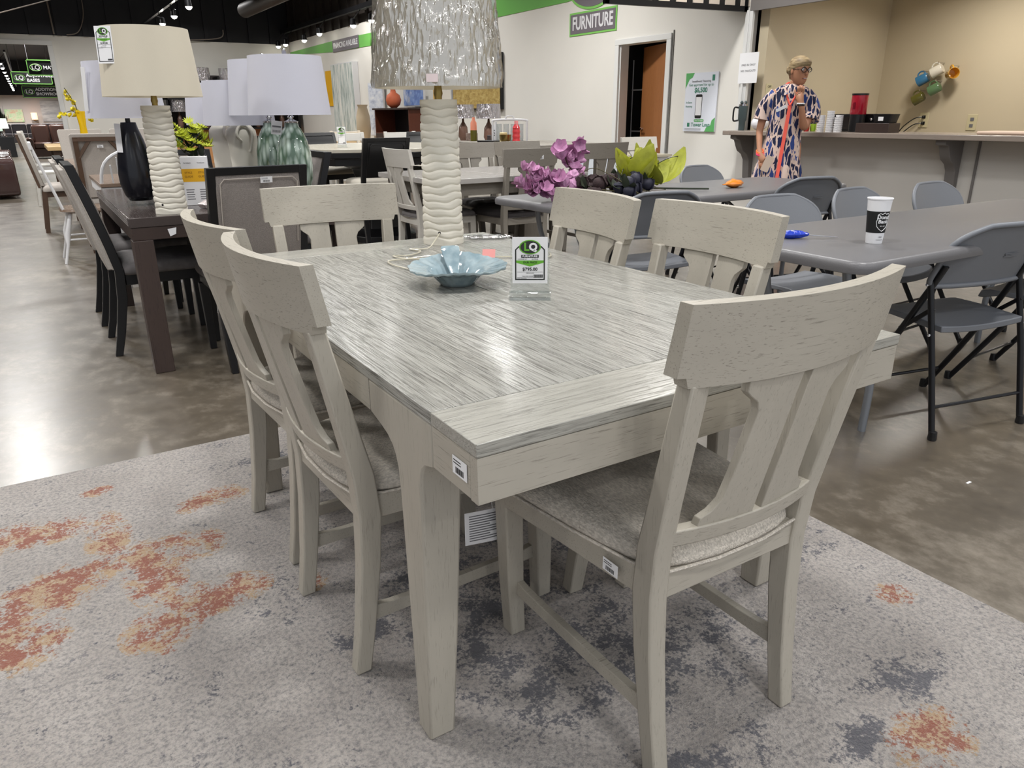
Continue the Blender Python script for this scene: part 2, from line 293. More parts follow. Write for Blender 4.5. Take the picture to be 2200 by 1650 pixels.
# ------------------------------------------------------------------ rug
def rugmat():
    m = bpy.data.materials.new('rug_pile'); m.use_nodes = True; nt = m.node_tree; N = nt.nodes; L = nt.links; b = N['Principled BSDF']; b.inputs['Roughness'].default_value = 1; b.inputs['Specular IOR Level'].default_value = .1
    b.inputs['Sheen Weight'].default_value = .3
    tc = N.new('ShaderNodeTexCoord').outputs['Object']
    def nz(s, d=5, r=.6, off=(0, 0, 0), st=(1, 1, 1)):
        mp = N.new('ShaderNodeMapping'); mp.inputs['Location'].default_value = off; mp.inputs['Scale'].default_value = st; L.new(tc, mp.inputs[0])
        n = N.new('ShaderNodeTexNoise'); n.inputs['Scale'].default_value = s; n.inputs['Detail'].default_value = d; n.inputs['Roughness'].default_value = r; L.new(mp.outputs[0], n.inputs['Vector']); return n.outputs[0]
    def ma(op, a, c, cl=False):
        n = N.new('ShaderNodeMath'); n.operation = op; n.use_clamp = cl
        for i, v in enumerate((a, c)):
            if isinstance(v, (int, float)): n.inputs[i].default_value = v
            else: L.new(v, n.inputs[i])
        return n.outputs[0]
    def ramp(v, a, c):
        n = N.new('ShaderNodeMapRange'); n.clamp = True; n.inputs[1].default_value = a; n.inputs[2].default_value = c; L.new(v, n.inputs[0]); return n.outputs[0]
    def mix(f, A, B):
        n = N.new('ShaderNodeMix'); n.data_type = 'RGBA'; L.new(f, n.inputs[0])
        for i, v in ((6, A), (7, B)):
            if isinstance(v, tuple): n.inputs[i].default_value = (*lin(v), 1)
            else: L.new(v, n.inputs[i])
        return n.outputs[2]
    def blob(x, y, rx, ry, s=0):   # 1 at the centre of an ellipse, 0 outside
        mp = N.new('ShaderNodeMapping'); mp.vector_type = 'TEXTURE'; mp.inputs['Location'].default_value = (x, y, 0); mp.inputs['Scale'].default_value = (rx, ry, 1); mp.inputs['Rotation'].default_value = (0, 0, s); L.new(tc, mp.inputs[0])
        se = N.new('ShaderNodeSeparateXYZ'); L.new(mp.outputs[0], se.inputs[0])
        q = ma('ADD', ma('POWER', ma('ABSOLUTE', se.outputs[0], 0), 2), ma('POWER', ma('ABSOLUTE', se.outputs[1], 0), 2))
        return ma('SUBTRACT', 1, q, True)
    def uni(*bl):
        r = bl[0]
        for k in bl[1:]: r = ma('MAXIMUM', r, k)
        return r
    tuft = nz(95, 3, .8)
    base = mix(ramp(nz(3, 6, .7), .35, .65), (205, 197, 191), (183, 174, 167))
    base = mix(ramp(tuft, .42, .66), base, (142, 137, 135))
    # fine charcoal speckle everywhere, navy pools in places
    spk = ramp(ma('ADD', nz(16, 8, .75), ma('MULTIPLY', ma('SUBTRACT', tuft, .5), .35)), .60, .68); base = mix(ma('MULTIPLY', spk, .6), base, (104, 102, 110))
    pools = uni(blob(.45, .3, .42, .26), blob(.62, .15, .3, .2), blob(.30, .62, .3, .4), blob(.75, -.23, .1, .07), blob(.98, -.16, .22, .1), blob(.25, .3, .14, .3), blob(-.12, .86, .08, .12), blob(.06, 1.72, .12, .16), blob(.8, .6, .3, .4), blob(1.2, .3, .25, .08), blob(1.2, 1.2, .3, .5), blob(.35, -.1, .3, .12), blob(.03, .62, .12, .1))
    pn = ramp(ma('ADD', ma('ADD', nz(11, 8, .72, (3, 1, 0)), ma('MULTIPLY', pools, .16)), ma('MULTIPLY', ma('SUBTRACT', tuft, .5), .45)), .61, .69)
    base = mix(ma('MULTIPLY', pn, .85), base, (74, 76, 88))
    rust = uni(blob(-.66, 1.60, .22, .10), blob(-.47, 1.45, .07, .2), blob(-.64, 1.22, .30, .12, .5), blob(-.70, 1.02, .12, .12), blob(-.38, 1.2, .09, .22), blob(-.28, 1.27, .12, .1), blob(-.26, .98, .16, .09), blob(-.40, .90, .1, .1), blob(-.13, 1.55, .10, .07), blob(-.22, 1.52, .06, .05), blob(-.47, 1.80, .06, .04), blob(.86, -.3, .12, .08), blob(1.25, .02, .08, .05), blob(-.02, .9, .05, .05), blob(.58, -.27, .06, .03))
    f1 = ma('MULTIPLY', ma('GREATER_THAN', rust, .01), 1)
    rn = ma('ADD', nz(13, 8, .78, (7, 5, 0)), ma('MULTIPLY', ma('SUBTRACT', tuft, .5), .5))
    ye = ma('MULTIPLY', ramp(ma('ADD', rn, ma('MULTIPLY', rust, .15)), .545, .61), f1); re = ma('MULTIPLY', ramp(ma('ADD', ma('ADD', nz(19, 7, .75, (2, 9, 0)), ma('MULTIPLY', ma('SUBTRACT', tuft, .5), .5)), ma('MULTIPLY', rust, .125)), .56, .62), f1)
    base = mix(ma('MULTIPLY', ye, .7), base, (196, 158, 106)); base = mix(ma('MULTIPLY', ma('MULTIPLY', re, ye), .9), base, (150, 74, 54))
    L.new(base, b.inputs['Base Color'])
    bp = N.new('ShaderNodeBump'); bp.inputs['Strength'].default_value = 1; bp.inputs['Distance'].default_value = .014; L.new(nz(110, 4, .8), bp.inputs['Height']); L.new(bp.outputs[0], b.inputs['Normal'])
    return m
rug = obj('area_rug', MB().box(-2.2, 1.41, -2.6, 2.02, .001, .012), rugmat(), None, .004)
tag(rug, 'large pale grey area rug with charcoal blotches and rust orange patches under the dining table', 'rug')

# ------------------------------------------------------------------ barcode sticker as a part
def sticker(parent, M, w=.032, h=.022, name='barcode_label'):
    o = obj(name, MB().box(-w/2, w/2, -h/2, h/2, 0, .0006).xf(M), PAPER, parent); o['label'] = 'small white barcode sticker'
    b = MB(); x = -w*.28; k = 0
    while x < w*.28:
        ww = w*(.02 if k % 3 else .035); b.box(x, x+ww, -h*.38, -h*.05, .0006, .0009); x += ww*1.9; k += 1
    for i in range(2): b.box(-w*.42, w*.1, h*(.12+.16*i), h*(.17+.16*i), .0006, .0009)
    obj('barcode', b.xf(M), INK, o); return o
def FR(loc, xdir, zdir):   # frame matrix: local x along xdir, local z along zdir (outward)
    x = Vector(xdir).normalized(); z = Vector(zdir).normalized(); y = z.cross(x); x = y.cross(z)
    return Matrix(((x.x, y.x, z.x, loc[0]), (x.y, y.y, z.y, loc[1]), (x.z, y.z, z.z, loc[2]), (0, 0, 0, 1)))

# ------------------------------------------------------------------ dining table
T = thing('dining_table', 'pale grey oak rectangular dining table holding the plastic wrapped lamp', 'table', (0, 0, 0))
W_, L_ = 1.028, 1.757; pw = W_/6
tp = MB()
for i in range(6): tp.box(pw*i+.0006, pw*(i+1)-.0006, .149, L_-.149, .738, .76)
obj('table_top', tp, W_TOPY, T, .0012)
for y0, y1 in ((0, .148), (L_-.148, L_)): obj('breadboard_end', MB().box(0, W_, y0, y1, .738, .76), W_TOPX, T, .0015)
for y0 in (.002, L_-.024): obj('end_apron', MB().box(.002, W_-.002, y0, y0+.022, .660, .7365), W_X, T, .001)
for s, x0 in ((1, .002), (-1, W_-.002)):
    for yy in ((.024, L_-.024),):
        ap = MB().box(min(x0, x0+s*.022), max(x0, x0+s*.022), .024, .149, .662, .7365).box(min(x0, x0+s*.022), max(x0, x0+s*.022), L_-.149, L_-.024, .662, .7365).box(min(x0, x0+s*.022), max(x0, x0+s*.022), .42, L_-.42, .672, .7365)
    obj('side_apron', ap, W_Y, T, .001)
    for e in (0, 1):
        def Y(v): return L_-v if e else v
        lv = []
        # leg silhouette in (y, z): narrow foot, arches into the apron
        prof = [(0, .232, .287), (.30, .215, .292), (.56, .205, .298), (.60, .204, .302), (.625, .200, .312), (.640, .192, .325), (.652, .178, .345), (.660, .150, .37), (.672, .150, .42), (.7365, .150, .42)]
        for z, a, b in prof:
            d0 = .056+.024*min(z, .6)/.6; off = .002 if z > .6 else .002+.004*(1-z/.6)
            if z > .6: d0 = .08-.058*min(1, (z-.6)/.07)
            xa, xb = (off, off+d0) if s > 0 else (W_-off-d0, W_-off)
            ya, yb = sorted((Y(a), Y(b)))
            lv.append([(xa, ya, z+.0125*(z == 0)), (xb, ya, z+.0125*(z == 0)), (xb, yb, z+.0125*(z == 0)), (xa, yb, z+.0125*(z == 0))])
        obj('leg', MB().loft(lv), W_Z, T, .005)
sticker(T, FR((.001, .055, .70), (0, -1, 0), (-1, 0, 0)), .045, .03)

# ------------------------------------------------------------------ dining chair
def dining_chair(label, wx, wz, seat, loc, rz, group, kind='dining_chair'):
    t = thing(kind, label, 'chair', loc, rz, group)
    def back(z): return 0 if z < .45 else -.097*((z-.45)/.5)
    for s in (-1, 1):
        lv = []
        for z, yb, xo, d, wdt in ((0, -.034, .196, .036, .036), (.12, -.018, .199, .039, .038), (.28, -.004, .203, .046, .04), (.40, 0, .206, .05, .041), (.50, -.008, .209, .048, .041), (.60, back(.6)+.002, .213, .042, .04), (.83, back(.83), .222, .034, .038)):
            lv.append((s*(xo-wdt/2), yb+d/2, z, wdt/2, d/2))
        obj('leg', MB().post(lv), wz, t, .004)
        obj('leg', MB().post([(s*.176, .492, 0, .020, .020), (s*.192, .478, .16, .0215, .0225), (s*.207, .462, .385, .0235, .025), (s*.207, .46, .44, .0235, .025)]), wz, t, .004)
        obj('side_rail', MB().loft([[(s*(x-.011), y, z0), (s*(x+.011), y, z0), (s*(x+.011), y, .443), (s*(x-.011), y, .443)] for x, y, z0 in ((.186, .045, .388), (.207, .25, .392), (.222, .44, .388))]), wx, t, .002)
        st = []
        for k in range(9):
            u = k/8; y = .0+.49*u; hh = .015+.013*abs(2*u-1)**6
            st.append([(s*(.181+.0*u-.009), y, .142-.015), (s*(.181+.009), y, .142-.015), (s*(.181+.009), y, .142+hh), (s*(.181-.009), y, .142+hh)])
        obj('stretcher', MB().loft(st), wx, t, .0015)
    obj('rear_rail', MB().box(-.17, .17, .006, .028, .388, .443), wx, t, .002)
    obj('front_rail', MB().box(-.19, .19, .455, .477, .388, .443), wx, t, .002)
    # curved lower back rail and top rail
    def curved(x1, z0, z1, thick, sag, step=False):
        lp = []; n = 16
        for k in range(n+1):
            x = -x1+2*x1*k/n; c = sag*((x/x1)**2)-sag+.006; za = z0
            def pt(z, o): return (x, back(z)+c+o, z)
            lp.append([pt(za, 0), pt(za, thick), pt(z1, thick), pt(z1, 0)])
        return MB().loft(lp)
    obj('lower_rail', curved(.19, .505, .54, .026, .028), wx, t, .003)
    tr = MB(); x1 = .247; n = 20; lp = []
    xs = [-x1, -x1+.0005, -x1+.014, -x1+.02]+[-x1+.02+(2*x1-.04)*k/n for k in range(1, n)]+[x1-.02, x1-.014, x1-.0005, x1]
    for x in xs:
        c = .048*((x/x1)**2)-.036; e = x1-abs(x); za = .826+(.018 if e < .0145 else 0)
        lp.append([(x, back(za)+c, za), (x, back(za)+c+.028, za), (x, back(.958)+c+.026, .960), (x, back(.958)+c, .960)])
    obj('top_rail', tr.loft(lp), wx, t, .0025)
    for s in (-1, 1):
        ol = [(.011, .535), (.132, .535), (.130, .556), (.112, .568), (.097, .59), (.092, .64), (.088, .72), (.086, .765), (.094, .783), (.112, .797), (.120, .805), (.121, .835), (.011, .835)]
        v = MB(); F = []; B = []
        for x, z in ol:
            w_z = min(1, max(0, (z-.52)/.3)); c = (.028*((x/.19)**2)-.020)*(1-w_z)+(.048*((x/.247)**2)-.034)*w_z
            F.append((s*x, back(z)+c+.002, z)); B.append((s*x, back(z)+c+.018, z))
        obj('splat', v.loft([F, B]), wz, t, .0015)
    # cushion
    def outline(ins, z):
        pts = []
        A = [(-.165+ins, .004+ins), (-.06, -.012+ins), (.06, -.012+ins), (.165-ins, .004+ins), (.198-ins, .06), (.222-ins, .2), (.240-ins, .36), (.250-ins, .455-ins), (.235-ins, .49-ins), (.16, .505-ins), (0, .512-ins), (-.16, .505-ins), (-.235+ins, .49-ins), (-.250+ins, .455-ins), (-.240+ins, .36), (-.222+ins, .2), (-.198+ins, .06)]
        return [(x, y, z) for x, y in A]
    cu = MB().loft([outline(.012, .440), outline(.001, .446), outline(0, .456), outline(.004, .468), outline(.016, .480), outline(.045, .489), outline(.10, .494)])
    co = obj('seat', cu, seat, t, smooth=80, sub=1)
    pp = [(x, y, .4465) for x, y, z in outline(-.0015, 0)]
    pr = []
    for i in range(len(pp)):
        a, b = Vector(pp[i]), Vector(pp[(i+1) % len(pp)]); pr += [a, a.lerp(b, .5)]
    obj('piping', MB().tube(pr, .0032, 6, True), seat, co)
    return t
Z0 = .0125
grp = 'grey dining chairs around the grey oak table'; SZ = (1, 1, .984)
ch = dining_chair('pale grey dining chair at the near end, turned away, closest to the viewer', W_X, W_Z, FAB, (.511, -.055, Z0), 0, grp); ch.scale = SZ
def own(o):
    o['own'] = 1; return o
c2 = dup(ch, (-.025, .685, Z0), -PI/2+.04, 'left side pale grey dining chair with a paper tag hanging under its seat', grp, SZ)
c3 = dup(ch, (-.02, 1.20, Z0), -PI/2+.05, 'left side pale grey dining chair farther from the viewer', grp, SZ)
c4 = dup(ch, (1.055, .64, Z0), PI/2-.06, 'right side pale grey dining chair nearer the viewer, beside the folding table end', grp, SZ)
c5 = dup(ch, (1.015, 1.135, Z0), PI/2-.12, 'right side pale grey dining chair farther back, in front of the purple flowers', grp, SZ)
c6 = dup(ch, (.455, 1.84, Z0), PI-.13, 'pale grey dining chair at the far end of the grey oak table, facing the viewer', grp, SZ)
own(sticker(ch, FR((-.214, .10, .418), (0, -1, 0), (-1, 0, 0)), .042, .026))
own(sticker(c4, FR((-.214, .09, .418), (0, -1, 0), (-1, 0, 0)), .042, .026))
tw_ = lambda u: .232+.012*math.sin(u*PI)
tg = own(obj('hang_tag', MB().loft([[(tw_(k/10)+o, .236+.16*k/10, z) for o, z in ((0, .265-.02*(k/10)**2), (.0008, .265-.02*(k/10)**2), (.0008, .350-.014*(k/10)**2), (0, .350-.014*(k/10)**2))] for k in range(11)]), PAPER, c2))
tg['label'] = 'white printed paper tag on a thin string'
for i in range(11):
    z = .338-.0064*i; b = MB(); wd = .12+.025*((i*37) % 5)/5
    if i in (4, 8): wd = .05
    for k in range(10):
        ya = .246+wd*k/10; yb = .246+wd*(k+1)/10
        b.loft([[(tw_((y-.236)/.16)+.0008, y, z-.014*((y-.236)/.16)**2), (tw_((y-.236)/.16)+.0014, y, z-.014*((y-.236)/.16)**2), (tw_((y-.236)/.16)+.0014, y, z+.0024-.014*((y-.236)/.16)**2), (tw_((y-.236)/.16)+.0008, y, z+.0024-.014*((y-.236)/.16)**2)] for y in (ya, yb)])
    obj('print_line', b, INKG, tg)
obj('string', MB().tube([(.222, .305, .392), (.236, .305, .372), (.243, .305, .345)], .0007, 5), PAPER, tg)
# ------------------------------------------------------------------ ribbed ceramic lamps
def ribbed_body(nb=19, h=.49):
    lp = []; n = 72; rows = nb*5
    for k in range(rows+1):
        u = k/rows; v = (u*nb) % 1
        prof = -.0045*max(0, 1-min(v, 1-v)/.16)**1.5 if .02 < u < .98 else 0
        l = []
        for j in range(n):
            t = 2*PI*j/n
            wv = .004*math.sin(2*t+u*9)+.003*math.sin(5*t+u*23) if .03 < u < .97 else 0
            r = .0735-.0095*u+prof+(.0012*math.sin(3*t+u*31) if .02 < u < .98 else 0)
            l.append((r*math.cos(t), r*math.sin(t), u*h+wv))
        lp.append(l)
    return MB().loft(lp)
def shade(r0, r1, z0, z1, th=.002, n=64):
    return MB().loft([[(r*math.cos(2*PI*j/n), r*math.sin(2*PI*j/n), z) for j in range(n)] for r, z in ((r0, z0), (r1, z1), (r1-th, z1), (r0-th, z0))], closed=True)
def ribbed_lamp(label, loc, rz):
    t = thing('table_lamp', label, 'lamp', loc, rz)
    obj('lamp_base', ribbed_body(), CER, t, smooth=60)
    obj('neck', MB().lathe([(.013, .488), (.013, .50), (.016, .51), (.013, .53), (.013, .60), (.004, .61), (.004, .80)], 16), BRASS, t)
    obj('lamp_shade', shade(.214, .188, .528, .815), SHC, t)
    obj('shade_ring', MB().tube([(.186*math.cos(a), .186*math.sin(a), .81) for a in [k*PI/16 for k in range(32)]], .0025, 6, True).tube([(-.186, 0, .80), (.186, 0, .80)], .002, 6), BRASS, t)
    obj('cord_hole', MB().lathe([(.005, 0), (.005, .002)], 10).xf(FR((-.0445, -.0575, .045), (1, -.8, 0), (-.61, -.79, 0))), BLK, t)
    return t
lm = ribbed_lamp('tall cream ribbed lamp with a plastic wrapped shade on the grey oak table', (.777, 1.615, .7605), 0)
# crumpled clear wrap
def wrapmat():
    m = bpy.data.materials.new('clear_wrap'); m.use_nodes = True; nt = m.node_tree; N = nt.nodes; L = nt.links
    N.remove(N['Principled BSDF']); out = N['Material Output']
    tr = N.new('ShaderNodeBsdfTransparent'); gl = N.new('ShaderNodeBsdfGlossy'); gl.inputs['Roughness'].default_value = .09; mx = N.new('ShaderNodeMixShader'); mx.inputs[0].default_value = .42
    tc = N.new('ShaderNodeTexCoord'); mp = N.new('ShaderNodeMapping'); mp.inputs['Scale'].default_value = (22, 22, 3.0); L.new(tc.outputs['Object'], mp.inputs[0])
    n = N.new('ShaderNodeTexNoise'); n.inputs['Scale'].default_value = 1.5; n.inputs['Detail'].default_value = 3; n.inputs['Roughness'].default_value = .5; n.inputs['Distortion'].default_value = 1.6; L.new(mp.outputs[0], n.inputs['Vector'])
    a = N.new('ShaderNodeMath'); a.operation = 'SUBTRACT'; a.inputs[1].default_value = .5; L.new(n.outputs[0], a.inputs[0]); ab = N.new('ShaderNodeMath'); ab.operation = 'ABSOLUTE'; L.new(a.outputs[0], ab.inputs[0])
    rp = N.new('ShaderNodeMapRange'); rp.inputs[2].default_value = .12; rp.interpolation_type = 'SMOOTHSTEP'; L.new(ab.outputs[0], rp.inputs[0])
    bp = N.new('ShaderNodeBump'); bp.inputs['Strength'].default_value = .35; bp.inputs['Distance'].default_value = .003; L.new(rp.outputs[0], bp.inputs['Height']); L.new(bp.outputs[0], gl.inputs['Normal'])
    L.new(tr.outputs[0], mx.inputs[1]); L.new(gl.outputs[0], mx.inputs[2]); L.new(mx.outputs[0], out.inputs[0]); return m
from mathutils import noise as mn
wl = []; n = 400; rows = 64
for i in range(rows+1):
    u = i/rows; z = .527+.31*u; r = (.2165-.0255*u if u < .93 else .193-.05*(u-.93)/.07)
    l = []
    for j in range(n):
        t = 2*PI*j/n; cx_, cy_ = math.cos(t), math.sin(t)
        d = .0060*mn.noise((cx_*5, cy_*5, z*16))+.0075*mn.noise((cx_*14+7, cy_*14, z*22))+.0060*abs(mn.noise((cx_*26, cy_*26+3, z*9+u*4)))+.0022*mn.noise((cx_*60, cy_*60, z*40))
        k = min(1, u/.06)*.85+.15; l.append(((r+.0060+d*k)*cx_, (r+.0060+d*k)*cy_, z))
    wl.append(l)
wo = own(obj('plastic_wrap', MB().loft(wl, cap=False), wrapmat(), lm, smooth=70)); wo['label'] = 'crumpled clear plastic film around the shade'
a0 = math.radians(-121)
lo = own(obj('care_label', MB().loft([[(.2305*math.cos(a), .2305*math.sin(a), .538), (.2305*math.cos(a), .2305*math.sin(a), .562), (.2313*math.cos(a), .2313*math.sin(a), .562), (.2313*math.cos(a), .2313*math.sin(a), .538)] for a in [a0+.02*k for k in range(-4, 5)]]), mat('pinkish_paper', (222, 205, 205), .7), lm))
# cord wandering on the table top (stays with the lamp)
cd = mat('clear_gold_cord', (196, 190, 172), .25, coat=.5)
def world_local(pts, loc): return [(x-loc[0], y-loc[1], z-loc[2]) for x, y, z in pts]
def smoothpts(P, n=8):
    P = [Vector(p) for p in P]; out = []
    for i in range(len(P)-1):
        p0 = P[max(i-1, 0)]; p1 = P[i]; p2 = P[i+1]; p3 = P[min(i+2, len(P)-1)]
        for k in range(n):
            t = k/n; out.append(.5*((2*p1)+(p2-p0)*t+(2*p0-5*p1+4*p2-p3)*t*t+(3*p1-p0-3*p2+p3)*t**3))
    out.append(P[-1]); return out
cpts = [(.733, 1.557, .805), (.70, 1.53, .785), (.655, 1.50, .766), (.60, 1.53, .765), (.615, 1.47, .765), (.55, 1.42, .765), (.50, 1.44, .765), (.52, 1.37, .765), (.60, 1.34, .770), (.68, 1.27, .768), (.74, 1.18, .765), (.70, 1.12, .765), (.62, 1.22, .765), (.53, 1.33, .768), (.45, 1.36, .765), (.44, 1.26, .765), (.48, 1.16, .765), (.60, 1.20, .765), (.75, 1.24, .765), (.86, 1.17, .765), (.92, 1.14, .765), (.96, 1.2, .765)]
co = own(obj('power_cord', MB().tube(smoothpts(world_local(cpts, (.777, 1.615, .7605))), .0026, 6), cd, lm))
obj('plug', MB().box(-.012, .012, -.008, .008, 0, .022).xf(Matrix.Translation((.87-.777, 1.215-1.615, .0015))), mat('clear_plug', (190, 186, 170), .2), co)
tg2 = own(obj('cord_tag', MB().box(-.021, .021, -.0005, .0005, 0, .03).xf(Matrix.Translation((.745-.777, 1.235-1.615, .003)) @ Matrix.Rotation(math.radians(-38), 4, 'Z') @ Matrix.Rotation(math.radians(-28), 4, 'X')), mat('pink_tag', (222, 150, 146), .6), lm)); tg2['label'] = 'small pink paper tag on the cord'
bc = obj('plastic_bag', MB().lathe([(.001, 0), (.07, .001), (.085, .006), (.06, .014), (.03, .010), (.001, .012)], 40, (0, 0, 0), 1, .35, fn=lambda r, z, t: r*(1+.12*math.sin(5*t)+.08*math.sin(11*t))), wrapmat(), None, smooth=60)
bc.location = (.955, 1.60, .7606); bc.rotation_euler = (0, 0, -.5); tag(bc, 'scrap of crumpled clear plastic lying behind the price sign', 'plastic wrap')
l2 = dup(lm, (.090, 3.175, .7605), 0, 'tall cream ribbed lamp with a bare cream shade on the dark walnut table')
# price tag hanging on the left lamp's shade
def price_card(parent, M, w, h, price, lab=None):
    """M maps a card frame (x right, y up, z out; origin at its centre) into the parent"""
    o = obj('price_card', MB().box(-w/2, w/2, -h/2, h/2, -.0006, 0).xf(M), PAPER, parent)
    if lab: o['label'] = lab
    s = w/.085
    def bx(x0, x1, y0, y1, z0, z1, m, nm): return obj(nm, MB().box(x0*s, x1*s, y0*s, y1*s, z0*s, z1*s).xf(M), m, o)
    X, Y = .036, h/s/2
    by0 = -Y+.008; by1 = Y-.030
    fr = [(-X, by0), (X, by0), (X, by1), (X-.008, by1+.008), (-X+.008, by1+.008), (-X, by1)]
    fi = [(-X+.003, by0+.003), (X-.003, by0+.003), (X-.003, by1-.001), (X-.0092, by1+.005), (-X+.0092, by1+.005), (-X+.003, by1-.001)]
    mb = MB()
    for i in range(6):
        a, b, c, d = fr[i], fr[(i+1) % 6], fi[(i+1) % 6], fi[i]
        mb.loft([[(p[0]*s, p[1]*s, .0002) for p in (a, b, c, d)], [(p[0]*s, p[1]*s, .0006) for p in (a, b, c, d)]])
    obj('border', mb.xf(M), LQD, o)
    ey = by1+.006
    obj('logo_ring', MB().lathe([(.026*s, .0004), (.026*s, .001)], 40, (0, 0, 0), 1, .66).xf(M @ Matrix.Translation((0, ey*s, 0))), LQG, o)
    obj('logo_oval', MB().lathe([(.023*s, .0008), (.023*s, .0014)], 40, (0, 0, 0), 1, .65).xf(M @ Matrix.Translation((0, ey*s, 0))), LQD, o)
    def tx(b, size, m, x, y, bold=0, z=.001, al='CENTER', sx=1):
        q = M @ Matrix.Translation((x*s, y*s, z*s)); return text('print', b, size*s, m, o, q.to_translation(), q.to_euler(), al, bold*s, .00008*s, sx)
    tx('L', .026, LQG, -.0085, ey, .0009, .0016); tx('Q', .024, PAPER, .0075, ey, .0012, .0016)
    bx(-.021, .021, ey-.0255, ey-.0185, .0004, .001, INK, 'strip'); tx('FURNITURE', .0062, PAPER, 0, ey-.022, .0002, .0013, sx=1.12)
    tx('COMPARE AT:', .0036, INK, -.018, ey-.029); tx('$1,399.00', .0038, INK, .012, ey-.029)
    g = [(-.033, ey-.032), (.033, ey-.032), (.033, ey-.0375), (0, ey-.0465), (-.033, ey-.0375)]
    obj('arrow_band', MB().loft([[(x*s, y*s, z) for x, y in g] for z in (.0003, .0008)]).xf(M), LQG, o)
    tx('OUR PRICE', .0068, INK, 0, ey-.0370, .0001); tx(price, .0112, INK, 0, ey-.0535, .0002)
    for yy in (ey-.0605, ey-.0735): bx(-.031, .031, yy, yy+.0005, .0003, .0007, INK, 'rule')
    tx('THIS INCLUDES', .0028, INK, 0, ey-.063); tx('TABLE AND CHAIRS', .003, INK, -.006, ey-.0705); tx('LIMITED QUANTITIES', .0025, INK, -.02, ey-.076)
    b = MB(); x = .009; k = 0
    while x < .030:
        wd = .0004+.0005*((k*7) % 3); b.box(x*s, (x+wd)*s, (by0+.006)*s, (by0+.0135)*s, .0003, .0007); x += wd+.0006; k += 1
    obj('barcode', b.xf(M), INK, o)
    return o
own(price_card(l2, FR((-.178, -.106, .735), (.83, -.60, 0), (-.60, -.83, .08)), .075, .150, '$149.00', 'white and green price card clipped to the shade'))

# ------------------------------------------------------------------ price sign in an acrylic stand on the table
ps = thing('price_sign', 'clear stand holding a green and white $795.00 price card', 'sign', (.553, .700, .7605), math.radians(-33.5))
obj('sign_stand', MB().box(-.049, .049, -.0015, .0015, .014, .152).loft([[(x, -.022, 0), (x, .020, 0), (x, .016, .008), (x, .0035, .020), (x, -.0035, .020), (x, -.018, .008)] for x in (-.052, .052)]), ACR, ps, .001)
price_card(ps, FR((0, -.0022, .098), (1, 0, 0), (0, -1, 0)), .088, .116, '$795.00')

# ------------------------------------------------------------------ glazed blue bowl
def bowlmat():
    m = mat('blue_glaze', (158, 174, 180), .08, noise=1, nscale=30, var=(128, 148, 156), bump=.5, bscale=30, bstretch=(1, 1, .4), coat=.6); return m
bw_ = []; n = 96
def rim(t):
    r = .127+.008*math.cos(2*(t-.1))+.004*math.cos(3*t+.6)
    d = abs((t-1.75+PI) % (2*PI)-PI); r -= .034*math.exp(-(d/.2)**2)
    return r+.002*math.sin(16*t)
def bowl_pt(u, t, off):
    R = rim(t); base = .050
    if u < .35: r = base*(u/.35); z = .006+off
    elif u < .62: v = (u-.35)/.27; r = base+.026*v; z = .006+.030*v+off
    else:
        v = (u-.62)/.38; r = .076+(R-.076)*v; z = .036+.010*v**1.5+.016*max(0, math.sin(t))*v+.003*math.cos(4*t)*v*v+off
    r += .0014*math.sin(18*t+u*14)*(u > .38); z += .0012*math.sin(26*t)*(u > .7)
    return (r*math.cos(t), r*math.sin(t), z)
lp = []
for u in (.02, .2, .35, .45, .55, .65, .75, .85, .93, 1): lp.append([bowl_pt(u, 2*PI*j/n, .005) for j in range(n)])
for u in (1, .93, .85, .75, .65, .55, .45, .38, .33, .05): lp.append([bowl_pt(u, 2*PI*j/n, 0 if u > .35 else -.006) for j in range(n)])
bo = thing('bowl', 'glazed pale blue bowl with a wavy rim and curled handle', 'bowl', (.482, .958, .7607), -.5)
obj('bowl_body', MB().loft(lp), bowlmat(), bo, smooth=80)
obj('curled_handle', MB().loft([[(sx_*w_, y, z+th) for sx_, th in ((-1, 0), (1, 0), (1, .006), (-1, .006))] for w_, y, z in ((.008, .02, .012), (.016, .045, .03), (.022, .068, .055), (.026, .082, .074), (.028, .092, .083), (.022, .104, .085), (.010, .114, .080))]).xf(Matrix.Rotation(math.radians(12), 4, 'Z')), bowlmat(), bo, .002, smooth=80, sub=1)

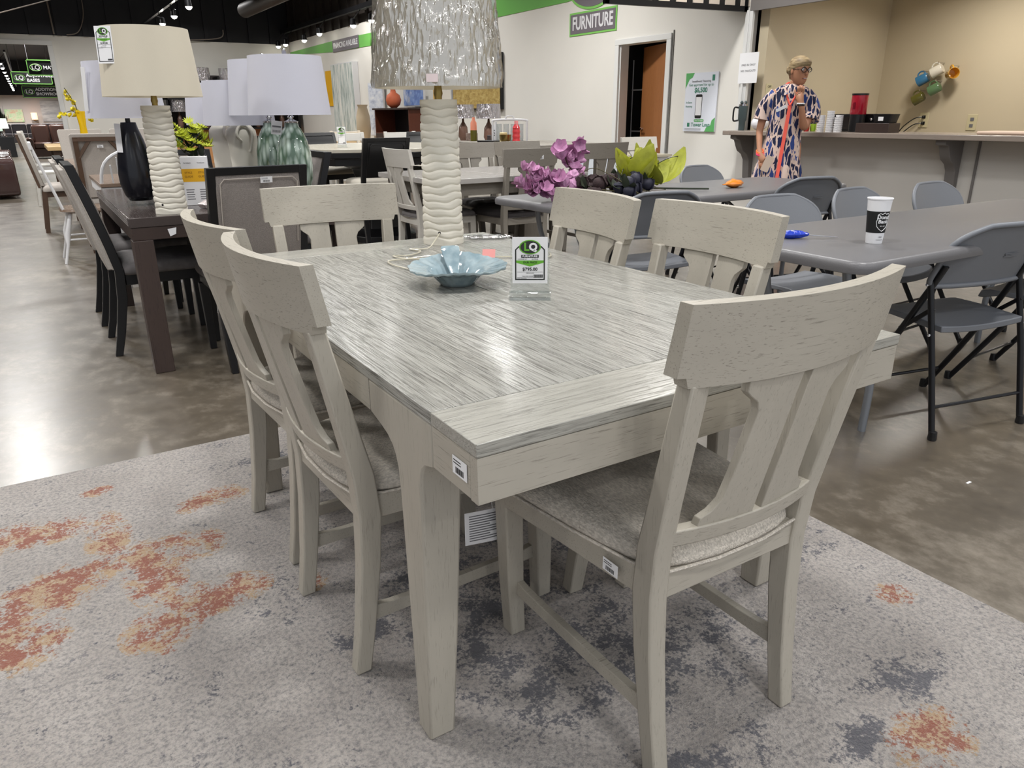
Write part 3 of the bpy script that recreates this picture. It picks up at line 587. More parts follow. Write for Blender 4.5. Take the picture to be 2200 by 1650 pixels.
# ------------------------------------------------------------------ folding chairs (grey resin, black tubes)
def folding_chair(label, loc, rz, group):
    t = thing('folding_chair', label, 'chair', loc, rz, group)
    for s in (-1, 1):
        x = s*.232
        obj('front_leg', MB().tube(smoothpts([(x, .245, 0), (x*.98, .06, .30), (x*.95, -.09, .585), (x*.93, -.125, .66)], 4), .0125, 12), BLK2, t)
        obj('rear_leg', MB().tube([(x*1.02, -.225, 0), (x*1.02, -.16, .30), (x*1.0, -.085, .60)], .012, 12), BLK2, t)
        for y, dx in ((.245, 1), (-.225, 1.02)): obj('foot_cap', MB().lathe([(.0155, 0), (.017, .006), (.015, .035), (.012, .036)], 12, (x*dx, y, 0)), BLK, t)
        obj('seat_bracket', MB().beam((x*.98, .02, .385), (x*.99, -.12, .50), .004, .008), BLK2, t)
        for p in ((x*1.06, -.085, .585), (x*1.06, .05, .33), (x*1.07, -.135, .40)): obj('rivet', MB().ball(p, .007, 8, 4), CHROME, t)
    obj('cross_bar', MB().tube([(-.23, -.198, .125), (.23, -.198, .125)], .007, 8), BLK2, t)
    obj('cross_bar', MB().tube([(-.22, .175, .115), (.22, .175, .115)], .007, 8), BLK2, t)
    # seat: dished panel with a waterfall front
    lp = []
    for k in range(13):
        x = -.212+.424*k/12; e = abs(x)/.212; dz = -.012*(1-e**2); yf = .225-.03*e**4
        lp.append([(x, -.155, .41+dz), (x, -.155, .435+dz), (x, .0, .445+dz), (x, .15, .445+dz), (x, yf-.012, .436+dz), (x, yf, .405+dz), (x, yf-.02, .405+dz), (x, .1, .425+dz)])
    obj('seat', MB().loft(lp), RESIN, t, .004)
    # back: curved rounded panel + rim
    def bp(u, v, o):   # u across -1..1, v height
        x = .246*u; y = -.085-.10*((v-.575)/.24)+.035*u*u-.02+o; return (x, y, v)
    def hw(v):  # half-width at height
        if v < .61: return .86+.14*math.sqrt(max(0, 1-((.61-v)/.035)**2))
        tq = (v-.61)/.20; return (1-max(0, (tq-.42)/.58)**2.8*.48)
    rows = [.576, .582, .59, .60, .615, .65, .69, .72, .745, .765, .782, .795, .804, .809, .811]
    fr, bk = [], []
    fl = []
    for v in rows:
        h = hw(v); us = [-h+2*h*k/16 for k in range(17)]
        fl.append([bp(u, v, .0) for u in us]+[bp(u, v, -.008) for u in reversed(us)])
    obj('backrest', MB().loft(fl), RESIN, t, smooth=50)
    rim_ = []
    L = [(hw(v), v) for v in rows]; ring = [(-h, v) for h, v in L]+[(h, v) for h, v in reversed(L)]
    top = [(-hw(.811)+2*hw(.811)*k/6, .8125+.002*math.sin(PI*k/6)) for k in range(1, 6)]; bot = [(hw(.576)-2*hw(.576)*k/6, .5755) for k in range(1, 6)]
    ring = [(-h, v) for h, v in L]+top+[(h, v) for h, v in reversed(L)]+bot
    obj('backrest_rim', MB().tube([bp(u, v, -.010) for u, v in ring], .0105, 8, True), RESIN, t, smooth=70)
    obj('embossed_mark', MB().box(-.035, .035, -.0005, .0005, -.008, -.004).box(-.035, .035, -.0005, .0005, .004, .008).box(-.03, .03, -.0005, .0005, -.002, .002).xf(Matrix.Translation((.06, -.163, .69)) @ Matrix.Rotation(.38, 4, 'X')), RESIN, t)
    return t
gf = 'grey folding chairs around the two folding tables'
f0 = folding_chair('grey folding chair in the right foreground, seen from behind, at the nearer folding table', (2.59, .70, 0), math.radians(-12), gf)
dup(f0, (3.32, .66, 0), math.radians(3), 'grey folding chair cut off by the right edge of the photo', gf)
dup(f0, (2.60, 1.44, 0), PI-.1, 'grey folding chair facing the viewer behind the blue bag of the nearer folding table', gf)
dup(f0, (3.24, 1.44, 0), PI+.08, 'grey folding chair facing the viewer directly behind the white cup', gf)
dup(f0, (3.90, 1.40, 0), PI+.02, 'grey folding chair facing the viewer, rightmost behind the nearer folding table', gf)
dup(f0, (3.76, 2.42, 0), math.radians(-14), 'grey folding chair seen from behind in front of the standing woman', gf)
dup(f0, (2.36, 2.28, 0), math.radians(-14), 'grey folding chair seen from behind below the yellow green leaves', gf)
dup(f0, (3.92, 3.24, 0), PI+.1, 'grey folding chair facing the viewer on the wall side of the far folding table', gf)

# ------------------------------------------------------------------ folding tables
def folding_table(label, loc, rz, L=2.44, W=.76):
    t = thing('folding_table', label, 'table', loc, rz)
    o1 = rrect(L, W, .07, 6)
    obj('table_top', MB().loft([[(x*s, y*(1-(1-s)*L/W), z) for x, y in o1] for s, z in ((.985, .695), (.998, .70), (1, .715), (.999, .730), (.994, .738), (.985, .741))]), RESIN2, t, smooth=60)
    for e in (-1, 1):
        obj('leg', MB().tube(smoothpts([(e*(L/2-.20), -W/2+.20, .69), (e*(L/2-.25), -W/2+.19, .50), (e*(L/2-.40), -W/2+.17, .30), (e*(L/2-.41), -W/2+.17, .0)], 5), .0155, 10), STEEL, t)
        obj('leg', MB().tube(smoothpts([(e*(L/2-.20), W/2-.20, .69), (e*(L/2-.25), W/2-.19, .50), (e*(L/2-.40), W/2-.17, .30), (e*(L/2-.41), W/2-.17, .0)], 5), .0155, 10), STEEL, t)
        obj('leg_cross_bar', MB().tube([(e*(L/2-.36), -W/2+.18, .36), (e*(L/2-.36), W/2-.18, .36)], .010, 8), STEEL, t)
        obj('leg_brace', MB().beam((e*(L/2-.36), 0, .36), (e*.35, 0, .69), .010, .006), BLK2, t)
    return t
folding_table('nearer grey folding table holding the white and black paper cup', (2.98, .93, 0), -.015)
folding_table('far grey folding table strewn with artificial flowers and an orange bag', (3.07, 2.73, 0), .02)
# paper cup
cup = thing('paper_cup', 'tall white paper cup with a black printed band on the nearer folding table', 'cup', (2.155, .80, .7415), 0)
obj('cup_body', MB().lathe([(.028, 0), (.0285, .004), (.042, .158), (.0445, .160), (.0445, .164), (.0405, .164), (.027, .008), (.001, .008)], 40), mat('cup_paper', (240, 240, 242), .4), cup)
obj('cup_band', MB().lathe([(.0325, .040), (.0388, .118), (.0383, .118), (.032, .040)], 40), INK, cup)
ca = math.atan2(-.80-.8438, -2.155-.4658)+.62
def on_cup(x, z): # x across in metres around the facing angle
    r = .0331+(z-.040)*.0808+.0003; a = ca+x/r; return (r*math.cos(a), r*math.sin(a), z)
shld = [(x_*1.35, .080+(z_-.080)*1.12) for x_, z_ in [(-.017, .103), (-.011, .108), (-.006, .105), (0, .110), (.006, .105), (.011, .108), (.017, .103), (.0145, .094), (.018, .082), (.015, .066), (.008, .057), (0, .050), (-.008, .057), (-.015, .066), (-.018, .082), (-.0145, .094)]]
sp_ = []
for i in range(len(shld)):
    a, b = shld[i], shld[(i+1) % len(shld)]
    for k in range(3): sp_.append(on_cup(a[0]+(b[0]-a[0])*k/3, a[1]+(b[1]-a[1])*k/3))
obj('shield_outline', MB().tube(sp_, .0011, 6, True), PAPER, cup)
def cup_text(b, size, z):
    cu = bpy.data.curves.new('t', 'FONT'); cu.body = b; cu.size = size; cu.align_x = 'CENTER'; cu.extrude = .0002; cu.offset = size*.03; tt = bpy.data.objects.new('tmp', cu); COL.objects.link(tt); bpy.context.view_layer.update()
    me = bpy.data.meshes.new_from_object(tt.evaluated_get(bpy.context.evaluated_depsgraph_get())); bpy.data.objects.remove(tt)
    for v in me.vertices:
        q = on_cup(v.co.x, z+v.co.y); k = 1+(.0004+v.co.z)/.036; v.co = (q[0]*k, q[1]*k, q[2])
    me.materials.clear(); me.materials.append(PAPER if z > .04 else INKG); return link('print', me, cup)
cup_text('Donut', .0185, .092); cup_text('Bank', .0185, .076); cup_text('EST. 1967', .0045, .064); cup_text('12OZ', .005, .024); cup_text('PLEASE RECYCLE', .0035, .014)
# blue wrapped bag with its wire, orange bag
bb = thing('packet', 'crumpled shiny blue packet with a silver skewer on the nearer folding table', 'packet', (1.995, 1.03, .7415), math.radians(-36))
obj('packet_body', MB().lathe([(.001, -.05), (.012, -.045), (.017, -.02), (.014, .02), (.006, .05), (.003, .055)], 24, fn=lambda r, z, t: r*(1+.12*math.sin(5*t+z*200))).xf(Matrix.Translation((0, 0, .016)) @ Matrix.Rotation(PI/2, 4, 'Y')), mat('blue_foil', (20, 60, 190), .2, bump=.6, bscale=90, coat=.5), bb, smooth=80)
obj('skewer', MB().tube([(.052, 0, .014), (.165, 0, .006)], .0022, 6), CHROME, bb)
ob = thing('packet', 'crumpled orange packet on the far folding table', 'packet', (3.42, 2.62, .7435), math.radians(10))
obj('packet_body', MB().lathe([(.001, -.09), (.02, -.07), (.035, -.03), (.045, .02), (.030, .06), (.008, .10), (.004, .14)], 28, fn=lambda r, z, t: r*(1+.15*math.sin(4*t+z*60)+.06*math.sin(11*t))).xf(Matrix.Translation((0, 0, .024)) @ Matrix.Rotation(-PI/2, 4, 'Y') @ Matrix.Diagonal((.6, 1, 1, 1))), mat('orange_foil', (232, 138, 48), .25, bump=.5, bscale=60, coat=.4), ob, smooth=80)
lt = obj('litter', MB().box(-.012, .012, -.004, .004, 0, .001), PAPER); lt.location = (2.03, .15, .0); lt.location = (2.07, .26, .0006); tag(lt, 'tiny scrap of white paper on the concrete floor right of the rug', 'litter')

# ------------------------------------------------------------------ artificial flowers on the far folding table
def leafmesh(L, W, curl=.3, n=8, fold=.25):
    lp = []
    for k in range(n+1):
        u = k/n; wd = W*math.sin(PI*min(1, u*.96+.02))**.8*(1-.25*u); z = curl*L*(u**2); y = L*u*(1-.2*u*curl)
        lp.append([(-wd, y, z+fold*wd), (0, y, z), (wd, y, z+fold*wd), (0, y, z-.0012)])
    return MB().loft(lp)
PINK = mat('orchid_pink', (206, 150, 190), .55, noise=.3, nscale=40); YG = mat('yellow_green_leaf', (176, 180, 62), .45, noise=.25, nscale=25, bump=.4, bscale=60); DKG = mat('dark_leaf', (44, 52, 36), .6, noise=.3); PLUM = mat('dark_rose', (54, 36, 38), .75, noise=.4, nscale=60, bump=.6, bscale=120); NAVY = mat('navy_petal', (44, 44, 62), .6, noise=.3); TWIG = mat('twig', (72, 66, 38), .7); YEF = mat('yellow_petal', (226, 208, 44), .5, noise=.2, nscale=50); LIME = mat('lime_petal', (204, 214, 60), .55, noise=.2, nscale=50)
def copyat(me, name, parent, M, m=None):
    o = link(name, me, parent); o.matrix_local = M; return o
def E3(x, y, z): return Matrix.Rotation(z, 4, 'Z') @ Matrix.Rotation(y, 4, 'Y') @ Matrix.Rotation(x, 4, 'X')
def bloom(m, r, petals=5, cup=.5, wide=.45):
    mb = MB()
    for k in range(petals):
        M = Matrix.Rotation(2*PI*k/petals, 4, 'Z') @ Matrix.Rotation(cup, 4, 'X'); b = leafmesh(r, r*wide, .25, 6).xf(M); o = len(mb.v); mb.v += b.v; mb.f += [tuple(i+o for i in f) for f in b.f]
    return mb
tz = .742
for nm, (x, y), lab in (('cluster', (2.02, 2.66), 'stem of pink artificial orchids at the left end of the far folding table'), ('cluster', (2.22, 2.80), 'taller arching stem of pink artificial orchids behind the other pink stem')):
    g = thing('orchid_stem', lab, 'flower', (x, y, tz), 0, 'pink artificial orchids')
    tall = lab.startswith('taller')
    pts = smoothpts([(.5, -.12, .02), (.25, -.03, .05), (.05, .0, .12 if tall else .06), (-.08 if not tall else -.02, .02, .22 if tall else .10), (-.18 if not tall else .06, .02, .27 if tall else .12)], 6)
    obj('stem', MB().tube(pts, .0035, 6), TWIG, g)
    bme = obj('flower', bloom(PINK, .058, 5, .5, .5), PINK, g, smooth=60)
    nb = 40 if not tall else 20
    for k in range(nb):
        u = random.uniform(.45, 1); p = pts[int(u*(len(pts)-1))]
        jit = Vector((random.uniform(-.11, .11), random.uniform(-.06, .05), random.uniform(-.04, .07)))
        o = bme if k == 0 else link('flower', bme.data, g)
        q = Vector(p)+jit; q.z = max(q.z, .03)
        o.matrix_local = Matrix.Translation(q) @ E3(random.uniform(.4, 1.9), random.uniform(-.6, .6), random.uniform(0, 6.28))
yl = thing('leaf_bunch', 'bunch of large yellow green artificial leaves on the far folding table', 'flower', (2.70, 2.72, tz), 0)
lme = None
for k in range(30):
    L = .17+.09*random.random(); a = -1.9+3.8*k/29+random.uniform(-.25, .25)+(PI if k % 5 == 0 else 0); el = random.uniform(.12, 1.0)
    if lme is None: o = obj('leaf', leafmesh(.18, .062, .55, 8), YG, yl, smooth=70); lme = o.data
    else: o = link('leaf', lme, yl)
    o.matrix_local = Matrix.Translation((random.uniform(-.12, .14), random.uniform(-.05, .05), .03+.03*random.random())) @ Matrix.Rotation(a, 4, 'Z') @ Matrix.Rotation(el, 4, 'X') @ Matrix.Rotation(random.uniform(-.7, .7), 4, 'Y') @ Matrix.Scale(L/.18, 4)
obj('stem', MB().tube(smoothpts([(.0, 0, .03), (.2, -.08, .02), (.42, -.16, .012)], 5), .006, 6), DKG, yl)
for i, (x, y) in enumerate(((2.34, 2.66), (2.50, 2.60), (2.56, 2.76), (2.16, 2.50))):
    g = thing('rose_spray', ['spray of dark roses lying beside the pink orchids', 'spray of dark navy blooms in front of the yellow green leaves', 'spray of dark roses left of the yellow green leaves', 'dark dried rose hanging over the table edge by the pink orchids'][i], 'flower', (x, y, tz), .4*i, 'dark artificial rose sprays')
    obj('stem', MB().tube(smoothpts([(-.1, .03, .03), (.1, 0, .05), (.35, -.08, .015)], 5), .003, 5).tube(smoothpts([(-.05, -.03, .03), (.12, -.02, .07), (.33, -.02, .03)], 5), .002, 5), TWIG, g)
    f0_ = obj('rose', MB().ball((0, 0, 0), .036, 14, 9).lathe([(.01, .02), (.03, .034), (.042, .02)], 14, fn=lambda r, z, t: r*(1+.14*math.sin(5*t))), NAVY if i == 1 else PLUM, g, smooth=30)
    f0_.location = (-.08, .02, .05)
    for k in range(7 if i < 3 else 1):
        o = link('rose', f0_.data, g); o.location = (random.uniform(-.16, .16), random.uniform(-.07, .07), random.uniform(.04, .10)); o.rotation_euler = (random.random()*2, random.random()*2, 0)
    lf = obj('leaf', leafmesh(.09, .028, .4, 5), DKG, g, smooth=60); lf.matrix_local = Matrix.Translation((0, 0, .06))
    for k in range(9 if i < 3 else 2):
        o = link('leaf', lf.data, g); o.matrix_local = Matrix.Translation((random.uniform(-.14, .16), random.uniform(-.06, .06), .05)) @ E3(random.uniform(-.2, .9), 0, random.uniform(0, 6.28))
for i, (p, lab) in enumerate((([(2.05, 2.62, .80), (2.3, 2.72, .90), (2.38, 2.6, .86), (2.45, 2.42, .76)], 'thin bare curved twig arching over the dark roses'), ([(2.5, 2.7, .78), (2.60, 2.75, .92), (2.68, 2.74, .95), (2.72, 2.72, .88), (2.9, 2.7, .94), (3.0, 2.68, .95)], 'thin curly black twig standing in front of the yellow green leaves'))):
    o = obj('twig', MB().tube(smoothpts(p, 8), .0025, 6), TWIG if i == 0 else BLK); tag(o, lab, 'twig')
# ------------------------------------------------------------------ wall signs, poster, awning
def MW(y, z, x=6.49): return FR((x, y, z), (0, -1, 0), (-1, 0, 0))
def board(name, label, cat, M, w, h, m, t=.012, grp=None):
    e = thing(name, label, cat, M.to_translation()); M0 = Matrix.Translation(-M.to_translation()) @ M
    obj('panel', MB().box(-w/2, w/2, -h/2, h/2, -t, 0).xf(M0), m, e); e['w'] = w
    return e, M0
def tx(e, M, s, size, m, x, y, z=.001, bold=0, al='CENTER', sx=1, nm='lettering', ext=.0006):
    q = M @ Matrix.Translation((x, y, z)); return text(nm, s, size, m, e, q.to_translation(), q.to_euler(), al, bold, ext, sx)
SGR = mat('sign_grey', (112, 106, 112), .6); GB = mat('sign_border_green', (128, 196, 96), .6)
e, M = board('furniture_sign', 'grey and green wall sign lettered FURNITURE under an oval emblem', 'sign', MW(8.15, 2.39), 1.05, .30, GB)
obj('plate', MB().box(-.50, .50, -.125, .125, 0, .003).xf(M), SGR, e); tx(e, M, 'FURNITURE', .235, WHITE, 0, 0, .004, .006, sx=.74)
obj('oval_rim', MB().lathe([(.56, -.006), (.56, .002)], 64, (0, 0, 0), 1, .56).xf(M @ Matrix.Translation((0, .475, 0))), GB, e)
obj('oval', MB().lathe([(.52, 0), (.52, .006)], 64, (0, 0, 0), 1, .54).xf(M @ Matrix.Translation((0, .475, 0))), SGR, e)
e, M = board('financing_sign', 'small grey sign lettered FINANCING AVAILABLE on the green wall band', 'sign', MW(17.7, 2.80, 6.48), 1.75, .26, SGR); tx(e, M, 'FINANCING AVAILABLE', .17, WHITE, 0, 0, .002, .004, sx=.9)
e, M = board('poster', 'white and green loan poster with a phone picture between the door and the post', 'poster', MW(6.0, 1.318, 6.482), .515, .66, mat('poster_white', (226, 230, 240), .5))
PG = mat('poster_green', (92, 170, 98), .6); PT = mat('poster_teal', (60, 128, 104), .6)
def blobp(pts): return MB().loft([[(x, y, z) for x, y in pts] for z in (.0005, .0015)]).xf(M)
obj('corner_shape', blobp([(-.257, .33), (-.12, .33), (-.15, .28), (-.2, .26), (-.22, .22), (-.257, .16)]), PG, e)
obj('corner_shape', blobp([(.257, -.33), (.257, -.17), (.21, -.2), (.19, -.26), (.13, -.28), (.10, -.33)]), PG, e)
tx(e, M, 'Installment Financing', .036, INKG, 0, .235); tx(e, M, 'Get approved for up to', .042, PT, 0, .195); tx(e, M, '$6,500', .075, PT, 0, .135, bold=.002)
tx(e, M, 'In Store', .03, PT, -.18, .0); tx(e, M, 'Financing', .03, PT, -.18, -.045)
obj('phone_picture', MB().loft([[(x, y, z) for x, y in rrect(.105, .27, .018, 4, -.02, -.045)] for z in (.0005, .0015)]).xf(M), INK, e)
obj('phone_screen', MB().box(-.066, .026, -.145, .06, .0012, .002).xf(M), PAPER, e)
obj('button_shape', MB().loft([[(x, y, z) for x, y in rrect(.16, .032, .015, 4, -.0, -.205)] for z in (.0005, .0015)]).xf(M), PG, e); tx(e, M, 'How To Apply', .022, PAPER, 0, -.205, .002)
obj('tower_mark', MB().box(-.19, -.15, -.275, -.23, .0005, .0015).xf(M), PT, e); obj('tower_mark', MB().box(.17, .21, .235, .30, .0005, .0015).xf(M), PT, e)
tx(e, M, 'Tower Loan', .062, PT, .03, -.253, bold=.001)
for k in range(3): obj('print_line', MB().box(-.23, .04, -.298-.009*k, -.295-.009*k, .0005, .001).xf(M), INKG, e)
e, M = board('paper_notice', 'white paper notice taped to the post above the bar counter', 'notice', MW(5.27, 1.66, 6.436), .265, .31, PAPER, .001)
tx(e, M, 'PAID IN ONLY', .03, INKG, 0, .03); tx(e, M, 'NO TAKEOUTS', .03, INKG, 0, -.03)
e, M = board('wall_plate', 'small cream plate with dark lettering right of the paper notice', 'switch plate', FR((6.72, 5.192, 1.42), (1, 0, 0), (0, -1, 0)), .10, .16, mat('cream_plate', (206, 196, 160), .5), .006); tx(e, M, 'OFF', .035, INK, 0, .05)
aw = thing('striped_awning', 'black awning frame with pale vertical stripes cut off by the top of the photo', 'awning', (4.5, 5.40, 2.19))
obj('frame', MB().box(0, 1.97, -.02, .02, 0, .05).box(0, .05, -.02, .02, 0, .8).box(1.92, 1.97, -.02, .02, 0, .8).box(0, 1.97, 0, .02, .05, .8).xf(Matrix.Rotation(-.02, 4, 'Y')), BLK, aw)
for k in range(8): obj('stripe', MB().box(.22+.235*k, .36+.235*k, -.015, -.002, .055, .8).xf(Matrix.Rotation(-.02, 4, 'Y')), mat('stripe_cream', (205, 192, 178), .7), aw)
obj('roof_panel', MB().box(0, 1.97, .0, 1.2, .78, .80), BLK, aw)

# ------------------------------------------------------------------ bar counter
CTM = wood('counter_laminate', (150, 138, 128), (92, 84, 80), 'y', rough=.22, strength=.7)
bc_ = thing('bar_counter', 'long grey wood look bar counter on curved brackets along the right wall', 'counter', (6.45, 2, 0))
obj('counter_top', MB().box(-.30, .38, -5.0, 3.19, .968, 1.014).box(-.30, .165, 3.19, 3.30, .968, 1.014), CTM, bc_, .006)
for y in (3.18, .87, -1.4):
    pr_ = [(.045, .968), (-.25, .968), (-.25, .93), (-.19, .915), (-.165, .86), (-.13, .80), (-.06, .76), (-.02, .70), (-.01, .60), (.0, .50), (.045, .48)]
    obj('bracket', MB().prism(pr_, 'y', y-.045, y+.045), GREYH, bc_, .004)
obj('trim_strip', MB().box(.035, .045, .68, .70, .02, .955), GREYH, bc_)
def onbar(y, x=6.42): return (x, y, 1.0145)
tm = thing('tumbler', 'dark teal grey insulated tumbler with a side handle on the bar', 'tumbler', onbar(5.22, 6.36))
TEAL = mat('tumbler_coat', (70, 82, 84), .45)
obj('cup_body', MB().lathe([(.033, 0), (.036, .09), (.046, .11), (.050, .255), (.001, .256)], 28), TEAL, tm)
obj('handle', MB().tube(smoothpts([(-.035, .03, .235), (-.072, .06, .235), (-.078, .065, .15), (-.07, .06, .10), (-.035, .03, .105)], 5), .009, 8), BLK, tm)
obj('lid', MB().lathe([(.048, .256), (.048, .272), (.02, .275), (.02, .29), (.001, .29)], 24), CHROME, tm); obj('lid_knob', MB().ball((.03, 0, .29), .018, 10, 6).ball((-.03, 0, .29), .018, 10, 6), TEAL, tm)
pb = obj('plastic_bag', MB().ball((0, 0, .075), .095, 16, 10, 1, 1, .8).lathe([(.03, .13), (.05, .17)], 12), mat('white_bag', (225, 225, 230), .4, bump=.8, bscale=20), smooth=50); pb.location = onbar(5.02); tag(pb, 'white plastic bag slumped on the bar behind the tumbler', 'bag')
for i, (y, h, lab) in enumerate(((4.155, .15, 'stack of white paper cups leftmost on the bar beside the woman'), (4.055, .19, 'tallest stack of white paper cups on the bar'), (4.04, .155, 'stack of white paper cups partly behind the tallest stack'), (3.965, .13, 'shortest stack of white paper cups beside the black canister'))):
    st_ = MB(); z = 0
    while z < h: st_.lathe([(.034, z), (.036, z+.0165), (.034, z+.0165)], 20, cap=False); z += .02
    st_.lathe([(.030, 0), (.030, h), (.025, h+.001)], 20)
    o = obj('paper_cup_stack', st_, PAPER, smooth=50); o.location = onbar(y, 6.30 if i != 2 else 6.42); tag(o, lab, 'paper cups', 'stacks of white paper cups on the bar')
cm = thing('coffee_canister', 'red canister on a black round base on the bar', 'canister', onbar(3.90, 6.50))
obj('base', MB().lathe([(.070, 0), (.072, .16), (.001, .16)], 28), BLK, cm); obj('canister', MB().lathe([(.072, .161), (.075, .165), (.075, .335), (.001, .336)], 32), mat('red_enamel', (168, 22, 44), .25, coat=.4), cm); obj('lid', MB().lathe([(.077, .336), (.077, .352), (.001, .353)], 32), BLK, cm); obj('window', MB().box(-.078, -.07, -.012, .012, .21, .27), mat('dark_red', (110, 10, 30), .3), cm)
mw = thing('toaster_oven', 'black toaster oven behind the coffee canister on the bar', 'oven', onbar(3.80, 6.69)); obj('body', MB().box(-.11, .11, -.06, .44, 0, .165), BLK, mw, .006); obj('door_glass', MB().box(-.114, -.11, .08, .41, .02, .14), mat('oven_glass', (30, 26, 26), .1), mw); obj('knob', MB().ball((-.115, 0, .07), .016, 10, 6), CHROME, mw); obj('knob', MB().ball((-.115, 0, .115), .016, 10, 6), CHROME, mw)
wb = thing('wooden_tray', 'low dark wooden tray box on the bar under a black basket', 'tray', onbar(3.62, 6.42)); obj('box', MB().box(-.09, .09, -.17, .17, 0, .085), DKW, wb, .004)
kb = thing('basket', 'black plastic basket with a white label on the wooden tray', 'basket', (6.42, 3.545, 1.10)); obj('basket_body', MB().loft([[(x, y, z) for x, y in rrect(w0, w1, .02, 3)] for w0, w1, z in ((.13, .155, 0), (.15, .19, .075), (.158, .20, .078), (.145, .185, .075), (.12, .145, .01))]), BLK, kb); obj('basket_label', MB().box(-.078, -.0735, -.02, .03, .02, .055), PAPER, kb)
for i, (y, c, lab) in enumerate(((4.42, (70, 150, 210), 'small blue snack packet on the bar beside the woman'), (4.38, (210, 60, 60), 'small red snack packet on the bar beside the woman'), (4.34, (150, 190, 60), 'small green snack packet on the bar beside the woman'))):
    o = obj('snack_packet', MB().loft([[(x*s_, y_*s_, z) for x, y_ in rrect(.035, .055, .01, 3)] for s_, z in ((.8, 0), (1, .02), (1, .05+.03*i), (.7, .07+.03*i))]), mat('packet_%d' % i, c, .3)); o.location = onbar(y, 6.33+.05*i); tag(o, lab, 'packet')
pz = obj('paper_bag', MB().box(-.15, .15, -.22, .22, 0, .025), mat('pale_pink_paper', (226, 200, 180), .7), bevel=.01); pz.location = onbar(2.45, 6.5); tag(pz, 'flat pale pink paper parcel at the far right of the bar', 'parcel')
CPL = mat('cream_plate', (206, 196, 160), .5)
for y, z, lab in ((4.56, 1.10, 'cream wall outlet with two black plugs under the hanging mugs'), (3.99, 1.075, 'empty cream wall outlet above the bar')):
    e = thing('wall_outlet', lab, 'outlet', (8.78, y, z)); obj('plate', MB().box(-.008, 0, -.055, .055, -.085, .085), CPL, e, .003)
    for q in (-.035, .035): obj('socket', MB().box(-.011, -.007, -.02, .02, q-.018, q+.018), INKG if 'empty' in lab else BLK, e)
    if 'black plugs' in lab:
        for q in (-.035, .035): obj('plug_cord', MB().ball((-.025, 0, q), .018, 8, 5).tube(smoothpts([(-.03, .0, q), (-.08, .08, q-.02), (-.1, .22, q-.15), (-.1, .26, -.3)], 4), .007, 6), BLK, e)
for y, z, c, tl, lab in ((4.43, 1.64, (226, 220, 205), 20, 'white mug hanging on the beige wall'), (4.585, 1.555, (60, 118, 158), 20, 'blue mug hanging on the beige wall'), (4.255, 1.60, (222, 168, 60), -150, 'yellow mug hanging on the beige wall with its opening showing'), (4.425, 1.445, (92, 122, 84), 20, 'pale green mug hanging on the beige wall'), (4.60, 1.345, (92, 88, 36), 20, 'olive green mug hanging on the beige wall')):
    e = thing('mug', lab, 'mug', (8.66, y, z), 0, 'mugs hanging on the beige wall'); mm = mat('mug_'+lab.split()[0]+lab.split()[1], c, .15, coat=.5)
    if tl > 0: Z_ = Vector((-.15, .87, -.47)).normalized(); Yv = Vector((0, .47, .88))
    else: Z_ = Vector((-.62, -.74, .10)).normalized(); Yv = Vector((0, .2, .98))
    Xv = Yv.cross(Z_).normalized(); Yv = Z_.cross(Xv); R = Matrix(((Xv.x, Yv.x, Z_.x, 0), (Xv.y, Yv.y, Z_.y, 0), (Xv.z, Yv.z, Z_.z, 0), (0, 0, 0, 1)))
    obj('mug_body', MB().lathe([(.048, -.06), (.055, -.05), (.060, .062), (.056, .062), (.050, -.045), (.001, -.05)], 28).xf(R), mm, e)
    obj('mug_handle', MB().tube([(0, .052+.040*math.sin(a), -.042*math.cos(a)) for a in [PI*k/10 for k in range(11)]], .009, 8).xf(R), mm, e)
    obj('hook', MB().tube([(.12, .0, .085), (-.005, 0, .085), (-.01, 0, .10)], .005, 6), CHROME, e)

# ------------------------------------------------------------------ closet shelving seen through the doorway
ws = thing('wire_shelf', 'white wire shelves inside the dark closet', 'shelf', (7.2, 7.5, 0))
for z in (.95, 1.5): 
    obj('shelf', MB().box(-.2, .4, -.45, -.44, z, z+.02).box(-.2, -.19, -.45, .35, z, z+.02).box(.39, .4, -.45, .35, z, z+.02), WHITE, ws); obj('brace', MB().tube([(-.19, .1, z), (.3, .1, z-.22)], .006, 5), WHITE, ws)
obj('upright', MB().tube([(-.195, -.44, 0), (-.195, -.44, 1.9)], .008, 6).tube([(-.195, .34, 0), (-.195, .34, 1.9)], .008, 6), WHITE, ws)
wj = obj('water_jug', MB().lathe([(.12, 0), (.13, .03), (.13, .34), (.05, .42), (.05, .46), (.001, .46)], 20), mat('jug_blue', (60, 120, 140), .2)); wj.location = (7.0, 7.35, .0); wj.location.z = .55; 
tag(wj, 'blue water jug on a box inside the closet', 'jug')
jb = obj('storage_box', MB().box(-.18, .18, -.18, .18, 0, .55), mat('dark_box', (40, 60, 76), .6)); jb.location = (7.0, 7.35, 0); tag(jb, 'dark blue storage box under the water jug in the closet', 'box')

